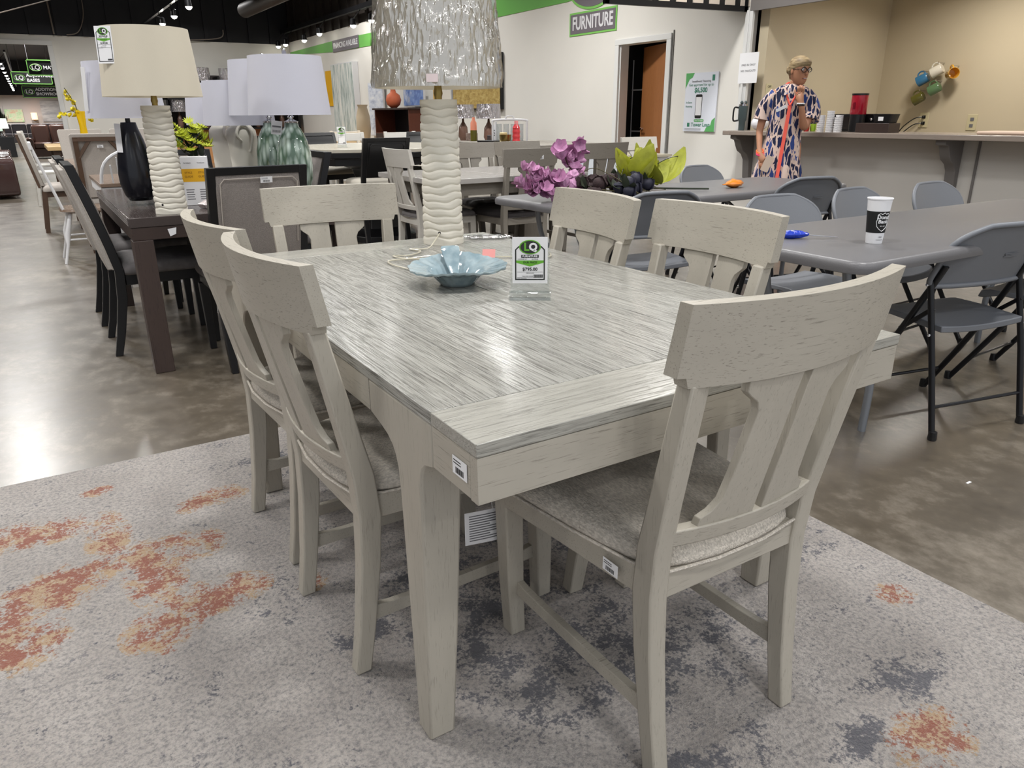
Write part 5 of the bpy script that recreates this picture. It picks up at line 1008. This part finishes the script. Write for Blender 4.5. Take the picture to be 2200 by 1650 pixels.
bt = thing('bottle', 'ribbed red bottle at the right end of the counter height table', 'bottle', (3.98, 6.16, zc)); obj('bottle_body', MB().lathe([(.036, 0)]+[(.040+.003*math.sin(k*1.6), .01+.012*k) for k in range(13)]+[(.020, .19), (.001, .191)], 20), mat('red_glass', (206, 66, 70), .2), bt); obj('cap', MB().lathe([(.021, .191), (.021, .225), (.001, .226)], 16), mat('pink_cap', (236, 150, 150), .4), bt)
bt = thing('bottle', 'small white bottle with black lettering left of the lantern rack', 'bottle', (4.1, 6.78, zc)); obj('bottle_body', MB().lathe([(.035, 0), (.035, .15), (.012, .19), (.012, .21), (.001, .212)], 16), WHITE, bt); text('print', 'S', .09, INK, bt, (-.034, -.015, .09), FR((0, 0, 0), (.75, -.65, 0), (-.65, -.75, 0)).to_euler())
lr = thing('lantern', 'white framed lantern rack with glass panes on the counter height table', 'lantern', (4.08, 6.45, zc), -.75)
obj('frame', MB().tube(smoothpts([(-.19, 0, 0), (-.19, 0, .19), (-.16, 0, .23), (.16, 0, .23), (.19, 0, .19), (.19, 0, 0)], 4), .012, 8).tube(smoothpts([(-.05, 0, .235), (-.03, 0, .27), (.03, 0, .27), (.05, 0, .235)], 4), .008, 6), WHITE, lr)
for x in (-.12, -.04, .04, .12): obj('glass_tube', MB().lathe([(.032, 0), (.032, .18), (.030, .18), (.030, .004)], 14, (x, 0, .01)), mat('smoky_glass', (200, 205, 205), .05, alpha=.35), lr)
obj('base', MB().box(-.19, .19, -.05, .05, 0, .015), BLK, lr)
item('bowl', 'small brass bowl beside the red bottle', 'bowl', MB().lathe([(.035, 0), (.058, .03), (.066, .085), (.060, .085), (.05, .02), (.001, .01)], 24), BRASS, (3.93, 6.30, zc), smooth=60)
item('book', 'two black books stacked flat under the lantern rack edge', 'book', MB().box(-.10, .10, -.13, .13, 0, .018), BLK, (3.95, 6.62, zc), .3, bevel=.002)
item('candle', 'pale yellow candle block beside the brass bowl', 'candle', MB().lathe([(.042, 0), (.042, .10), (.036, .105), (.001, .10)], 16), mat('wax', (226, 206, 150), .5), (3.98, 6.42, zc))
item('box', 'small patterned box beside the peach topped bottle', 'box', MB().box(-.05, .05, -.05, .05, 0, .085), mat('taupe_box', (150, 130, 120), .6, noise=.5, nscale=30), (4.02, 7.2, zc), .2, bevel=.003)
item('wooden_block', 'dark lettered block on the counter height table', 'block', MB().box(-.02, .02, -.07, .07, 0, .065), mat('block_brown', (66, 58, 58), .6), (4.1, 6.93, zc), -.6, bevel=.003)
# octagonal counter set
oc = thing('counter_table', 'octagonal pale topped black counter height table', 'table', (2.52, 6.50, 0))
ov = [(.93*math.cos(math.radians(-136+45*k)), .93*math.sin(math.radians(-136+45*k))) for k in range(8)]
def og(s, z): return [(x*s, y*s, z) for x, y in ov]
obj('table_top', MB().loft([og(1, .885), og(1, .915)]), wood('octagon_top', (196, 190, 176), (150, 144, 132), 'x', rough=.2, strength=.4), oc, .003); obj('top_edge', MB().loft([og(.97, .77), og(.97, .83), og(1.0, .84), og(1.0, .884)]), BLK, oc, .003)
obj('pedestal', MB().loft([og(.42, 0), og(.42, .06), og(.24, .12), og(.2, .5), og(.28, .7), og(.5, .769)]), BLK, oc, .005)
gt = 'black counter stools around the octagonal table'
k1 = uph_chair('black counter stool with a solid black back, nearest side of the octagonal table', BLK, BLK, CREAMF, (2.18, 5.52, 0), -.05, gt, top=1.02, w=.42, kind='counter_stool', sit=.64)
dup(k1, (1.62, 6.9, 0), -PI/2+.3, 'black counter stool with a cream seat left of the octagonal table', gt); dup(k1, (2.40, 7.75, 0), PI+.1, 'black counter stool on the far side of the octagonal table, left one', gt); dup(k1, (3.35, 7.15, 0), PI-.7, 'black counter stool on the far side of the octagonal table, right one', gt)
s2 = thing('price_sign', 'small white price sign standing on the octagonal table', 'sign', (2.10, 6.28, .9155), -.3); obj('sign_stand', MB().box(-.045, .045, -.03, .03, 0, .01).box(-.042, .042, -.002, .002, .01, .19), ACR, s2); price_card(s2, FR((0, -.003, .105), (1, 0, 0), (0, -1, 0)), .08, .16, '$595.00')
WF = wood('white_farmhouse', (212, 210, 204), (170, 166, 160), 'x', strength=.2)
gw = 'white farmhouse chairs behind the octagonal table'
def ladder_chair(label, loc, rz, group, m=WF):
    t = thing('dining_chair', label, 'chair', loc, rz, group)
    for s in (-1, 1):
        obj('rear_leg', MB().post([(s*.20, -.04, 0, .02, .02), (s*.20, 0, .45, .022, .022), (s*.20, -.09, 1.0, .02, .018)]), m, t, .003); obj('leg', MB().post([(s*.2, .42, 0, .018, .018), (s*.2, .42, .44, .022, .022)]), m, t, .003)
    for z0, z1 in ((.90, .99), (.74, .80), (.60, .66)): obj('back_rail', MB().loft([[(x, -.09*(z-.45)/.55-.01, z) for z in (z0, z1)]+[(x, -.09*(z-.45)/.55+.012, z) for z in (z1, z0)] for x in (-.19, .19)]), m, t, .002)
    obj('seat', MB().box(-.22, .22, -.01, .45, .44, .475), m, t, .008); return t
lc = ladder_chair('white ladder back chair behind the octagonal table, left one', (3.0, 8.5, 0), PI, gw)
dup(lc, (3.72, 8.5, 0), PI, 'white ladder back chair behind the octagonal table, right one beside the dark cabinet', gw); dup(lc, (3.35, 9.7, 0), 0, 'white ladder back chair on the far side of the light wood table', gw)
lt_ = thing('dining_table', 'light wood dining table behind the white ladder back chairs', 'table', (2.7, 8.65, 0)); obj('table_top', MB().box(0, 1.5, 0, .9, .72, .76), wood('light_oak', (200, 170, 124), (160, 128, 84), 'x'), lt_, .004)
for x in (.03, 1.41):
    for y in (.03, .81): obj('leg', MB().box(x, x+.06, y, y+.06, 0, .72), WF, lt_)
# cabinet, vase and pictures along the right wall
cb = thing('cabinet', 'dark cherry cabinet with an open black shelf against the right wall', 'cabinet', (6.2, 13.1, 0))
obj('body', MB().box(-.26, .24, 0, 1.72, .08, .86).box(-.26, .24, 0, .04, .86, 1.30).box(-.26, .24, 1.68, 1.72, .86, 1.30).box(.2, .24, .04, 1.68, .86, 1.30), RED, cb, .003); obj('top', MB().box(-.30, .27, -.04, 1.76, 1.30, 1.335), DKW, cb, .003); obj('plinth', MB().box(-.22, .22, .04, 1.68, 0, .08), DKW, cb)
for k in range(3): obj('door', MB().box(-.275, -.261, .03+.56*k, .56+.56*k, .12, .84), DKW, cb, .003)
obj('shelf_back', MB().box(.18, .2, .04, 1.68, .86, 1.3), BLK, cb)
item('vase', 'round terracotta orange vase on the dark cabinet', 'vase', MB().lathe([(.06, 0), (.13, .06), (.155, .15), (.13, .24), (.06, .29), (.05, .33), (.05, .44), (.042, .44), (.001, .40)], 28), mat('terracotta', (208, 108, 72), .6), (6.05, 14.05, 1.336), smooth=60)
def picture(label, y0, y1, z0, z1, m, fr=WHP, x=6.46, t=.04, lean=0):
    e = thing('painting', label, 'painting', (x, (y0+y1)/2, z0), 0); w = y1-y0; h = z1-z0
    R = Matrix.Rotation(lean, 4, 'Y')
    obj('canvas', MB().box(-t-.004, -t+.006, -w/2+.02, w/2-.02, .02, h-.02).xf(R), m, e); obj('frame', MB().box(-t, 0, -w/2, w/2, 0, h).xf(R), fr, e, .002); return e
def paint(name, cols, sc_, pos):
    m = mat(name, cols[0], .6); nt = m.node_tree; N = nt.nodes; L = nt.links; tc = N['Texture Coordinate']; mp = N.new('ShaderNodeMapping'); mp.inputs['Scale'].default_value = sc_; L.new(tc.outputs['Object'], mp.inputs[0]); n = N.new('ShaderNodeTexNoise'); n.inputs['Scale'].default_value = 1; n.inputs['Detail'].default_value = 6; n.inputs['Roughness'].default_value = .7; L.new(mp.outputs[0], n.inputs['Vector']); rp = N.new('ShaderNodeValToRGB'); e = rp.color_ramp.elements
    e[0].position = pos[0]; e[0].color = (*lin(cols[0]), 1); e[1].position = pos[-1]; e[1].color = (*lin(cols[-1]), 1)
    for p, c in zip(pos[1:-1], cols[1:-1]): x = e.new(p); x.color = (*lin(c), 1)
    L.new(n.outputs[0], rp.inputs[0]); L.new(rp.outputs[0], N['Principled BSDF'].inputs['Base Color']); return m
picture('abstract blue and white painting on the dark cabinet', 13.25, 14.2, 1.36, 1.72, paint('art_blue', [(60, 84, 160), (130, 158, 210), (214, 222, 232)], (4, 4, 4), [.3, .5, .7]), x=6.38)
picture('tall pale abstract canvas with grey green drips leaning on the right wall', 17.0, 18.5, .72, 2.38, paint('art_drip', [(108, 128, 120), (196, 204, 200), (236, 234, 226)], (3, 8, 1.2), [.32, .48, .62]), x=6.495, t=.14)
picture('pale blue and grey misty painting left of the dark cabinet', 15.45, 16.3, .75, 1.89, paint('art_mist', [(140, 150, 176), (206, 212, 224), (232, 234, 236)], (2, 3, 7), [.3, .5, .68]))
fp = picture('framed landscape of a golden field under a blue sky on the right wall', 10.5, 12.2, 1.28, 2.16, paint('art_field', [(130, 104, 56), (172, 146, 84), (196, 176, 118)], (3, 10, 20), [.3, .5, .7]), BLK, x=6.49, t=.06)
obj('painted_sky', MB().box(-.066, -.0635, -.83, .83, .42, .86), paint('art_sky', [(110, 144, 200), (150, 180, 226), (226, 232, 240)], (3, 2, 4), [.35, .5, .7]), fp); obj('painted_hills', MB().box(-.067, -.0635, -.83, .83, .40, .43), mat('hill', (70, 84, 96), .7), fp)
picture('orange and yellow canvas low on the right wall behind the wrapped lamp', 12.7, 13.0, 1.36, 1.80, mat('art_orange', (226, 172, 66), .6)); picture('plain cream canvas beside the golden field picture', 12.25, 12.65, 1.36, 1.80, mat('art_cream', (218, 212, 200), .6))
yb_ = obj('wall_banner', MB().box(-.01, 0, -.35, .35, -.42, .42), YEL); yb_.location = (6.49, 18.95, 1.85); tag(yb_, 'yellow banner on the right wall behind the tall pale canvas', 'banner')
item('vase', 'tall banded beige floor vase on a stand by the right wall', 'vase', MB().lathe([(.12, 0), (.16, .3), (.15, .55), (.10, .75), (.12, .80), (.001, .80)], 20), mat('beige_clay', (196, 178, 150), .7), (6.1, 15.9, .62), smooth=60); item('plinth_table', 'low pale wood stand under the beige floor vase', 'table', MB().box(-.3, .3, -.9, 2.2, 0, .619), wood('stand_wood', (190, 160, 118), (150, 120, 84), 'y'), (6.05, 15.9, 0))
# silver shaded lamps on a console
con = thing('console_table', 'grey console table under the two silver shaded lamps', 'table', (5.7, 9.1, 0)); obj('table_top', MB().box(-.22, .22, 0, 1.7, .76, .80), G2X, con, .004)
for x in (-.2, .16):
    for y in (.03, 1.63): obj('leg', MB().box(x, x+.04, y, y+.04, 0, .76), G2Z, con)
SILV = mat('silver_foil', (206, 202, 206), .2, metal=.9, bump=1, bscale=40, bstretch=(1, 1, .25)); SILV.node_tree.nodes['Bump'].inputs['Distance'].default_value = .05
def silver_lamp(label, loc, r=.17, h=.24, k=.30, base=(120, 92, 80), grp=None):
    t = thing('table_lamp', label, 'lamp', loc, 0, grp); obj('lamp_base', MB().lathe([(.05, 0), (.08, k*.2), (.07, k*.6), (.02, k*.85), (.015, k)], 16), mat('brown_glass', base, .15), t, smooth=60); obj('lamp_shade', shade(r, r*.94, k+.0, k+h, n=28), SILV, t); obj('shade_top', MB().lathe([(.001, 0), (r*.93, 0)], 20, (0, 0, k+h-.02), cap=False), BLK, t); return t
sl = silver_lamp('silver shaded table lamp nearest the wrapped lamp on the console', (5.65, 10.40, .801), .19, .21, .34)
dup(sl, (5.65, 9.58, .801), 0, 'silver shaded table lamp at the near end of the console')
# ------------------------------------------------------------------ display wall of lamps at the back
ds = thing('display_shelf', 'dark lamp display wall at the back of the showroom', 'shelf', (2.9, 21.6, 0))
DS = mat('display_dark', (66, 60, 60), .6); 
obj('back_panel', MB().box(0, 3.5, .5, .55, 0, 2.25), DS, ds); obj('shelf', MB().box(0, 3.5, -.1, .5, 1.62, 1.67), BLK, ds); obj('shelf', MB().box(0, 3.5, -.1, .5, .86, .90), BLK, ds)
for x in (0, .68, 1.36, 2.04, 2.72, 3.44): obj('divider', MB().box(x, x+.05, -.1, .5, .9, 2.2), BLK, ds)
obj('lower_shelf', MB().box(0, 3.5, -.3, .5, 0, .50), wood('warm_oak', (206, 150, 100), (160, 106, 60), 'x'), ds); obj('warm_panel', MB().box(0, 3.5, .45, .5, .5, .86), MATS['warm_oak'], ds)
gs = 'silver shaded lamps on the back display wall'
sl2 = silver_lamp('silver shaded lamp on the upper back display shelf, leftmost', (3.22, 21.8, 1.671), .23, .33, .42, (120, 90, 80), gs)
for k, nm in enumerate(('second from left', 'third from left', 'fourth from left', 'rightmost')): dup(sl2, (3.92+.68*k, 21.8, 1.671), k, 'silver shaded lamp on the upper back display shelf, '+nm, gs)
for k, nm in enumerate(('leftmost', 'second from left', 'third from left', 'fourth from left', 'rightmost')): dup(sl2, (3.22+.68*k, 21.75, .901), k+1, 'silver shaded lamp on the lower back display shelf, '+nm, gs)
for k, (c, nm) in enumerate((((40, 110, 70), 'green'), ((150, 30, 40), 'red'), ((214, 206, 196), 'white'), ((190, 140, 60), 'amber'), ((120, 70, 50), 'brown'), ((170, 150, 120), 'tan'), ((90, 90, 96), 'charcoal'))):
    item('vase', '%s glass vase on the warm wood ledge of the back display' % nm, 'vase', MB().lathe([(.05, 0), (.09, .08), (.08, .18), (.03, .26), (.04, .30), (.001, .30)], 14), mat('vase_'+nm, c, .1), (3.1+.5*k, 21.5, .501), smooth=60)
# ------------------------------------------------------------------ track lights, pipes, cables overhead
EM = mat('bulb_glow', (255, 250, 236), emit=28)
t1 = thing('lighting_track', 'black lighting track running along the right wall', 'lighting track', (6.3, 12, 3.4)); obj('beam', MB().box(-.05, .05, 0, 10.1, -.04, .06), BLK, t1)
t2 = thing('lighting_track', 'silver edged lighting track over the middle of the showroom', 'lighting track', (2.65, 12, 3.4)); obj('beam', MB().box(-.03, .03, 0, 9.5, -.02, .03), CHROME, t2)
gk = 'lit spotlights on the ceiling tracks'
def spot(label, loc, stem=((0, 0, .08), (.2, 0, .30))):
    t = thing('spotlight', label, 'spotlight', loc, 0, gk); obj('lamp_head', MB().lathe([(.03, .10), (.06, .08), (.075, -.04), (.065, -.04), (.05, .07)], 14), BLK, t); obj('bulb', MB().ball((0, 0, -.03), .065, 12, 8), EM, t); obj('stem', MB().tube(stem, .01, 6), BLK, t); return t
s0 = spot('lit spotlight on the right wall track, nearest the wrapped lamp', (6.1, 15.05, 3.08))
for p, nm in (((6.1, 16.1, 3.08), 'second from the wrapped lamp'), ((6.1, 18.36, 3.1), 'third from the wrapped lamp'), ((6.08, 19.5, 3.04), 'fourth from the wrapped lamp'), ((6.07, 21.1, 3.06), 'fifth from the wrapped lamp'), ((6.07, 21.8, 3.06), 'farthest')): dup(s0, p, 0, 'lit spotlight on the right wall track, '+nm, gk)
s1 = spot('lit spotlight on the middle ceiling track, nearest one', (2.80, 16.3, 3.27), ((0, 0, .08), (-.14, 0, .125)))
for p, nm in (((2.80, 18.0, 3.27), 'middle'), ((2.80, 19.6, 3.27), 'farthest')): dup(s1, p, 0, 'lit spotlight on the middle ceiling track, %s one' % nm, gk)
t3 = thing('lighting_track', 'lighting track carrying the row of lit spots beyond the wide opening', 'lighting track', (-.42, 32, 3.36)); obj('beam', MB().beam((0, 0, 0), (.33, 36, 0), .03, .03), BLK, t3)
for k in range(11): dup(s0, (-.62+.03*k, 33+3.2*k, 3.06), 0, 'one of the lit spotlights in a slanting row through the wide opening', 'spotlights in a row beyond the wide opening')
dc = obj('duct', MB().tube([(4.45, 18.6, 3.5), (4.6, 12.5, 3.55)], .16, 20), mat('duct_dark', (54, 48, 44), .5)); tag(dc, 'dark round ceiling duct cut off by the top of the photo', 'duct')
for i, (pts, r, m, lab) in enumerate((([(-.9, 12, 2.35), (.2, 14, 2.9), (1.6, 16.5, 3.6)], .008, 'pipe', 'thin grey cable slanting down across the black siding'), ([(1.42, 22.1, 4.2), (1.40, 22.1, 3.6), (1.22, 22.1, 3.2), (.95, 22.1, 3.12)], .012, 'pipe', 'loose curved cable hanging on the black siding left of the cream lamp'), ([(.66, 22.08, 4.3), (.68, 22.08, 3.12)], .02, 'pipe', 'rusty vertical conduit on the black siding'), ([(4.7, 22.1, 3.4), (4.6, 22.1, 3.2), (3.9, 22.1, 3.12), (3.5, 22.1, 3.14)], .015, 'pipe', 'loose cable at the foot of the black siding in the middle'))):
    o = obj('cable', MB().tube(smoothpts(pts, 6), r, 6), mat('cable_grey', (130, 120, 112), .5)); tag(o, lab, 'cable')
# ------------------------------------------------------------------ left aisle: further dining sets
ta = thing('dining_table', 'brown topped table with a white edge behind the dark walnut table', 'table', (-.06, 5.25, 0)); obj('table_top', MB().box(0, .80, 0, 1.05, .735, .76), BRX, ta, .003); obj('white_edge', MB().box(.01, .79, .01, 1.04, .665, .734), WHP, ta, .003)
for x in (.03, .69):
    for y in (.03, .94): obj('leg', MB().lathe([(.022, 0), (.03, .1), (.024, .2), (.036, .5), (.03, .66)], 14, (x+.04, y+.04, 0)), WHP, ta)
def windsor(label, loc, rz, group, hoop=True, seatm=None):
    t = thing('windsor_chair', label, 'chair', loc, rz, group)
    obj('seat', MB().loft([[(x*s, y*s+.21, z) for x, y in rrect(.46, .43, .12, 5)] for s, z in ((.9, .425), (1, .44), (.97, .46))]), seatm or WHP, t, smooth=60)
    for sx in (-1, 1):
        for y0, y1 in ((.07, -.04), (.36, .42)): obj('leg', MB().tube([(sx*.14, y0, .43), (sx*.165, (y0+y1)/2, .24), (sx*.17, y0*.4+y1*.6, .16), (sx*.20, y1, 0)], [.016, .022, .013, .012], 10), WHP, t)
        obj('stretcher', MB().tube([(sx*.165, .0, .20), (sx*.165, .39, .20)], .009, 8), WHP, t)
    if hoop:
        hp = smoothpts([(-.17, .04, .45), (-.21, -.02, .68), (-.17, -.08, .90), (0, -.105, .985), (.17, -.08, .90), (.21, -.02, .68), (.17, .04, .45)], 5); obj('back_hoop', MB().tube(hp, .012, 8), WHP, t)
        for k in range(7): x = -.12+.04*k; obj('spindle', MB().tube([(x*.8, .03, .455), (x*1.1, -.04, .68), (x*1.15, -.085, .975-.09*(abs(x)/.12)**2)], .006, 6), WHP, t)
    else:
        for k in range(7): x = -.18+.06*k; obj('spindle', MB().tube([(x*.85, .02, .455), (x, -.12, .98)], .012 if abs(x) > .17 else .008, 8), WHP, t)
        obj('crest_rail', MB().box(-.20, .20, -.135, -.112, .95, 1.01), WHP, t, .004)
    return t
gh = 'white spindle back chairs by the left aisle'
w1 = windsor('white spindle back chair with turned legs and a brown seat, standing in the aisle', (-.30, 6.86, 0), -PI/2, gh, False, BRX)
w2 = windsor('white hoop back chair partly hidden behind the black lamp', (.16, 5.32, 0), 0, 'white hoop back chairs', True)
dup(w2, (.83, 5.75, 0), PI/2, 'white hoop back chair between the daisies and the cream lamps', 'white hoop back chairs')
tb2 = thing('dining_table', 'weathered grey brown plank table in the left middle distance', 'table', (-.18, 7.45, 0)); obj('table_top', MB().box(0, 1.1, 0, 1.85, .70, .76), BRX, tb2, .004)
for x in (.10, .80):
    for y in (.12, 1.6): obj('leg', MB().box(x, x+.13, y, y+.13, 0, .70), BRW, tb2, .004)
def frame_chair(label, loc, rz, group):
    t = thing('upholstered_chair', label, 'chair', loc, rz, group)
    def yb(z): return -.12*max(0, z-.45)/.6
    obj('back_panel', MB().loft([[(-x, yb(z)+.02, z), (x, yb(z)+.02, z), (x, yb(z)-.02, z), (-x, yb(z)-.02, z)] for z, x in ((.50, .21), (.8, .225), (1.05, .235), (1.065, .22))]), LINENL, t, .006)
    for s in (-1, 1):
        obj('back_frame', MB().post([(s*.19, yb(z)-.035, z, .02, .012) for z in (.48, .75, 1.03)]), BRW, t); obj('corner_brace', MB().beam((s*.185, yb(.86)-.035, .86), (s*.08, yb(1.0)-.035, 1.01), .012, .014), BRW, t)
        obj('leg', MB().post([(s*.19, -.05, 0, .022, .022), (s*.19, 0, .44, .024, .024)]), BRW, t); obj('leg', MB().post([(s*.19, .40, 0, .02, .02), (s*.19, .40, .44, .024, .024)]), BRW, t)
    obj('top_frame', MB().box(-.21, .21, yb(1.02)-.047, yb(1.02)-.023, 1.0, 1.035), BRW, t); obj('seat_frame', MB().box(-.21, .21, -.01, .43, .38, .44), BRW, t)
    obj('seat', MB().loft([[(x*k, y*k+.215, z) for x, y in rrect(.47, .47, .06, 4)] for k, z in ((1, .441), (1.01, .47), (.97, .495), (.8, .51))]), LINENL, t, smooth=60); return t
gf2 = 'linen chairs with brown wooden frames by the left aisle'
q1 = frame_chair('linen chair with a brown corner braced back frame seen from behind', (.12, 7.22, 0), 0, gf2); own(sticker(q1, FR((.0, -.142, .955), (1, 0, 0), (0, -1, -.2)), .05, .025))
dup(q1, (-.36, 9.12, 0), -PI/2, 'linen chair with brown legs standing in the aisle beyond the white spindle back chair', gf2)
dup(q1, (.14, 9.88, 0), PI, 'linen panel backed chair at the far side of the plank table, left one', gf2); dup(q1, (.70, 9.88, 0), PI, 'linen panel backed chair at the far side of the plank table, right one', gf2)
yv = thing('flower_vase', 'yellow vase of yellow artificial blossoms on the plank table', 'flower vase', (.09, 8.35, .7605)); obj('vase', MB().lathe([(.035, 0), (.04, .2), (.032, .36), (.045, .50), (.04, .50), (.001, .3)], 18), mat('yellow_glaze', (240, 196, 20), .25), yv)
obj('stem', MB().tube(smoothpts([(0, 0, .3), (-.03, 0, .55), (-.10, 0, .72)], 5), .004, 5).tube(smoothpts([(0, 0, .4), (-.06, 0, .50), (-.17, 0, .47)], 5), .004, 5).tube(smoothpts([(0, 0, .4), (.05, 0, .47), (.14, 0, .43)], 5), .004, 5), TWIG, yv)
fy = obj('blossom', bloom(YEF, .030, 5, .5, .5), YEF, yv, smooth=60); cs_ = [Vector((-.02-.09*(k/16), 0, .47+.20*(k/16))) for k in range(17)]+[Vector((-.04-.13*(k/8), 0, .45+.01*k/8)) for k in range(9)]+[Vector((.04+.1*(k/4), 0, .43)) for k in range(4)]
for k, p in enumerate(cs_):
    o = fy if k == 0 else link('blossom', fy.data, yv); o.matrix_local = Matrix.Translation(p+Vector((random.uniform(-.025, .025), random.uniform(-.03, .02), random.uniform(-.02, .02)))) @ E3(random.uniform(.5, 1.8), random.uniform(-.5, .5), random.random()*6)
tb3 = thing('dining_table', 'light oak dining table far down the left aisle', 'table', (-.15, 13.6, 0)); obj('table_top', MB().box(0, 1.2, 0, 1.9, .70, .76), MATS['light_oak'], tb3, .004)
for x in (.08, 1.0):
    for y in (.1, 1.7): obj('leg', MB().box(x, x+.1, y, y+.1, 0, .70), BRW, tb3)
lca = dup(lc, (-.38, 12.2, 0), -PI/2, 'white ladder back chair far down the aisle beyond the linen chair', 'white ladder back chairs far down the left aisle'); dup(lc, (-.36, 14.2, 0), -PI/2, 'farthest white ladder back chair beside the light oak table', 'white ladder back chairs far down the left aisle')
LEA = mat('brown_leather', (66, 46, 44), .22, bump=.8, bscale=9, coat=.4); LEB = mat('rust_leather', (64, 44, 38), .3, bump=.4, bscale=8); SOF = mat('grey_sofa', (112, 108, 114), .8)
def sofa(label, loc, w, m, rz=0, grp=None, h=.95, name='sofa'):
    t = thing(name, label, 'sofa' if name == 'sofa' else 'armchair', loc, rz, grp)
    n = max(1, round(w/.75))
    obj('base', MB().box(-w/2, w/2, -.42, .42, .06, .32), m, t, .03)
    for s in (-1, 1): obj('arm', MB().loft([[(s*(w/2-.11)+x, y, z) for x, z in rrect(.24, .58, .10, 4, 0, .33)] for y in (-.43, .44)]), m, t, .03)
    for k in range(n):
        c = -w/2+.22+(w-.44)*(k+.5)/n; cw = (w-.44)/n/2-.005
        obj('seat_cushion', MB().box(c-cw, c+cw, -.20, .44, .32, .48), m, t, .04, seg=3); obj('back_cushion', MB().box(c-cw, c+cw, -.44, -.18, .40, h), m, t, .07, seg=3)
    return t
gr = 'dark brown leather recliners at the left edge'
r0 = sofa('puffy dark brown leather recliner nearest at the left edge', (-1.12, 13.9, 0), 1.0, LEA, -PI/2+.1, gr, 1.0, 'recliner')
dup(r0, (-1.12, 15.3, 0), -PI/2, 'dark brown leather recliner behind the nearest one at the left edge', gr); dup(r0, (-1.14, 16.8, 0), -PI/2, 'third dark brown leather recliner at the left edge', gr)
sofa('pale taupe sofa behind the leather recliners', (-1.35, 19.5, 0), 1.6, mat('taupe_sofa', (150, 140, 130), .8), -PI/2)
sofa('rust brown leather sofa seen through the wide opening', (.55, 27.5, 0), 1.9, LEB, PI, None, 1.0); sofa('grey sectional sofa far beyond the wide opening', (.15, 44, 0), 3.6, SOF, PI, None, .92); dup(r0, (-1.3, 31, 0), -PI/2, 'dark leather recliner beyond the wide opening', gr)
fl = thing('table_lamp', 'small table lamp with a glowing pale shade at the left edge beyond the opening', 'lamp', (-.98, 29.2, .62)); obj('lamp_base', MB().lathe([(.08, 0), (.10, .1), (.03, .26)], 14), CHROME, fl); obj('lamp_shade', shade(.23, .2, .26, .56, n=24), mat('glow_shade', (226, 240, 226), .8, emit=.7), fl)
item('end_table', 'dark end table under the small lit lamp at the left edge', 'table', MB().box(-.3, .3, -.3, .3, 0, .619), BLK, (-.98, 29.2, 0)); 
wl_ = thing('wall_light', 'small warm glowing lamp on the far wall', 'lamp', (.66, 69.4, 1.0)); obj('lamp_shade', shade(.2, .2, .05, .55, n=20), mat('warm_glow', (255, 206, 160), emit=1.6), wl_); obj('backplate', MB().box(-.1, .1, .1, .6, 0, .1), BRASS, wl_)
pg = thing('painting', 'wide grey abstract painting on the far wall beyond the opening', 'painting', (1.95, 69.98, .9)); obj('canvas', MB().box(-.75, .75, -.06, 0, 0, 1.5), paint('art_grey', [(150, 150, 156), (200, 198, 198), (222, 220, 218)], (.6, 1, 2.4), [.35, .5, .65]), pg)
pgl = thing('painting', 'bright green and peach painting on the far wall at the left', 'painting', (-.62, 69.98, .9)); obj('canvas', MB().box(-.58, .58, -.06, 0, 0, .9), paint('art_peach', [(230, 190, 160), (226, 236, 200), (176, 220, 160)], (1.5, 1, 2), [.4, .5, .62]), pgl)
pl_ = thing('potted_plant', 'dark leafy potted plant beyond the opening at the left edge', 'plant', (-1.02, 36, 0)); obj('pot', MB().lathe([(.15, 0), (.2, .35), (.001, .35)], 14), BLK, pl_); lf3 = obj('leaf', leafmesh(.5, .06, .5, 5), DKG, pl_); lf3.matrix_local = Matrix.Translation((0, 0, .8))
for k in range(26): o = link('leaf', lf3.data, pl_); o.matrix_local = Matrix.Translation((0, 0, .7+.5*random.random())) @ Matrix.Rotation(k*2.4, 4, 'Z') @ Matrix.Rotation(random.uniform(.2, 1.3), 4, 'X')
obj('trunk', MB().tube([(0, 0, .3), (.02, 0, 1.1)], .03, 8), BRW, pl_)
# hanging department signs beyond the opening
def hang_sign(label, x0, x1, z0, z1, y, lines, dy=0):
    e = thing('hanging_sign', label, 'sign', (x0, y, z0)); w, h = x1-x0, z1-z0
    obj('panel', MB().box(0, w, 0, .02, 0, h), mat('sign_black', (16, 18, 18), .5), e); obj('border', MB().box(0, w, -.012, 0, 0, .025).box(0, w, -.012, 0, h-.025, h).box(0, .02, -.012, 0, 0, h).box(w-.02, w, -.012, 0, 0, h), GB, e)
    obj('logo_ring', MB().tube([(.22+.15*math.cos(a), -.012, h/2+.095*math.sin(a)) for a in [k*PI/12 for k in range(24)]], .008, 6, True), GB, e)
    text('lettering', 'LQ', .17, WHITE, e, (.22, -.015, h/2), (PI/2, 0, 0), bold=.004); 
    for i, l in enumerate(lines): text('lettering', l, .135, WHITE, e, (.41, -.015, h/2+.075*(len(lines)-1)-.15*i), (PI/2, 0, 0), 'LEFT', .004)
    obj('cord', MB().tube([(.05, 0, h), (.05, 0, 5.15-z0)], .006, 5).tube([(w-.05, 0, h), (w-.05, 0, 5.15-z0)], .006, 5), INKG, e)
hang_sign('hanging black sign lettered MATTRESSES with a green border', .06, 1.55, 2.38, 2.82, 27, ['MATTRESSES']); hang_sign('hanging black sign lettered ADJUSTABLE BASES with a green border', -.38, .74, 2.22, 2.60, 29.5, ['ADJUSTABLE', 'BASES']); hang_sign('lowest hanging sign lettered ADDITIONAL SHOWROOM', -.15, 1.45, 1.86, 2.26, 32, ['ADDITIONAL', 'SHOWROOM'])
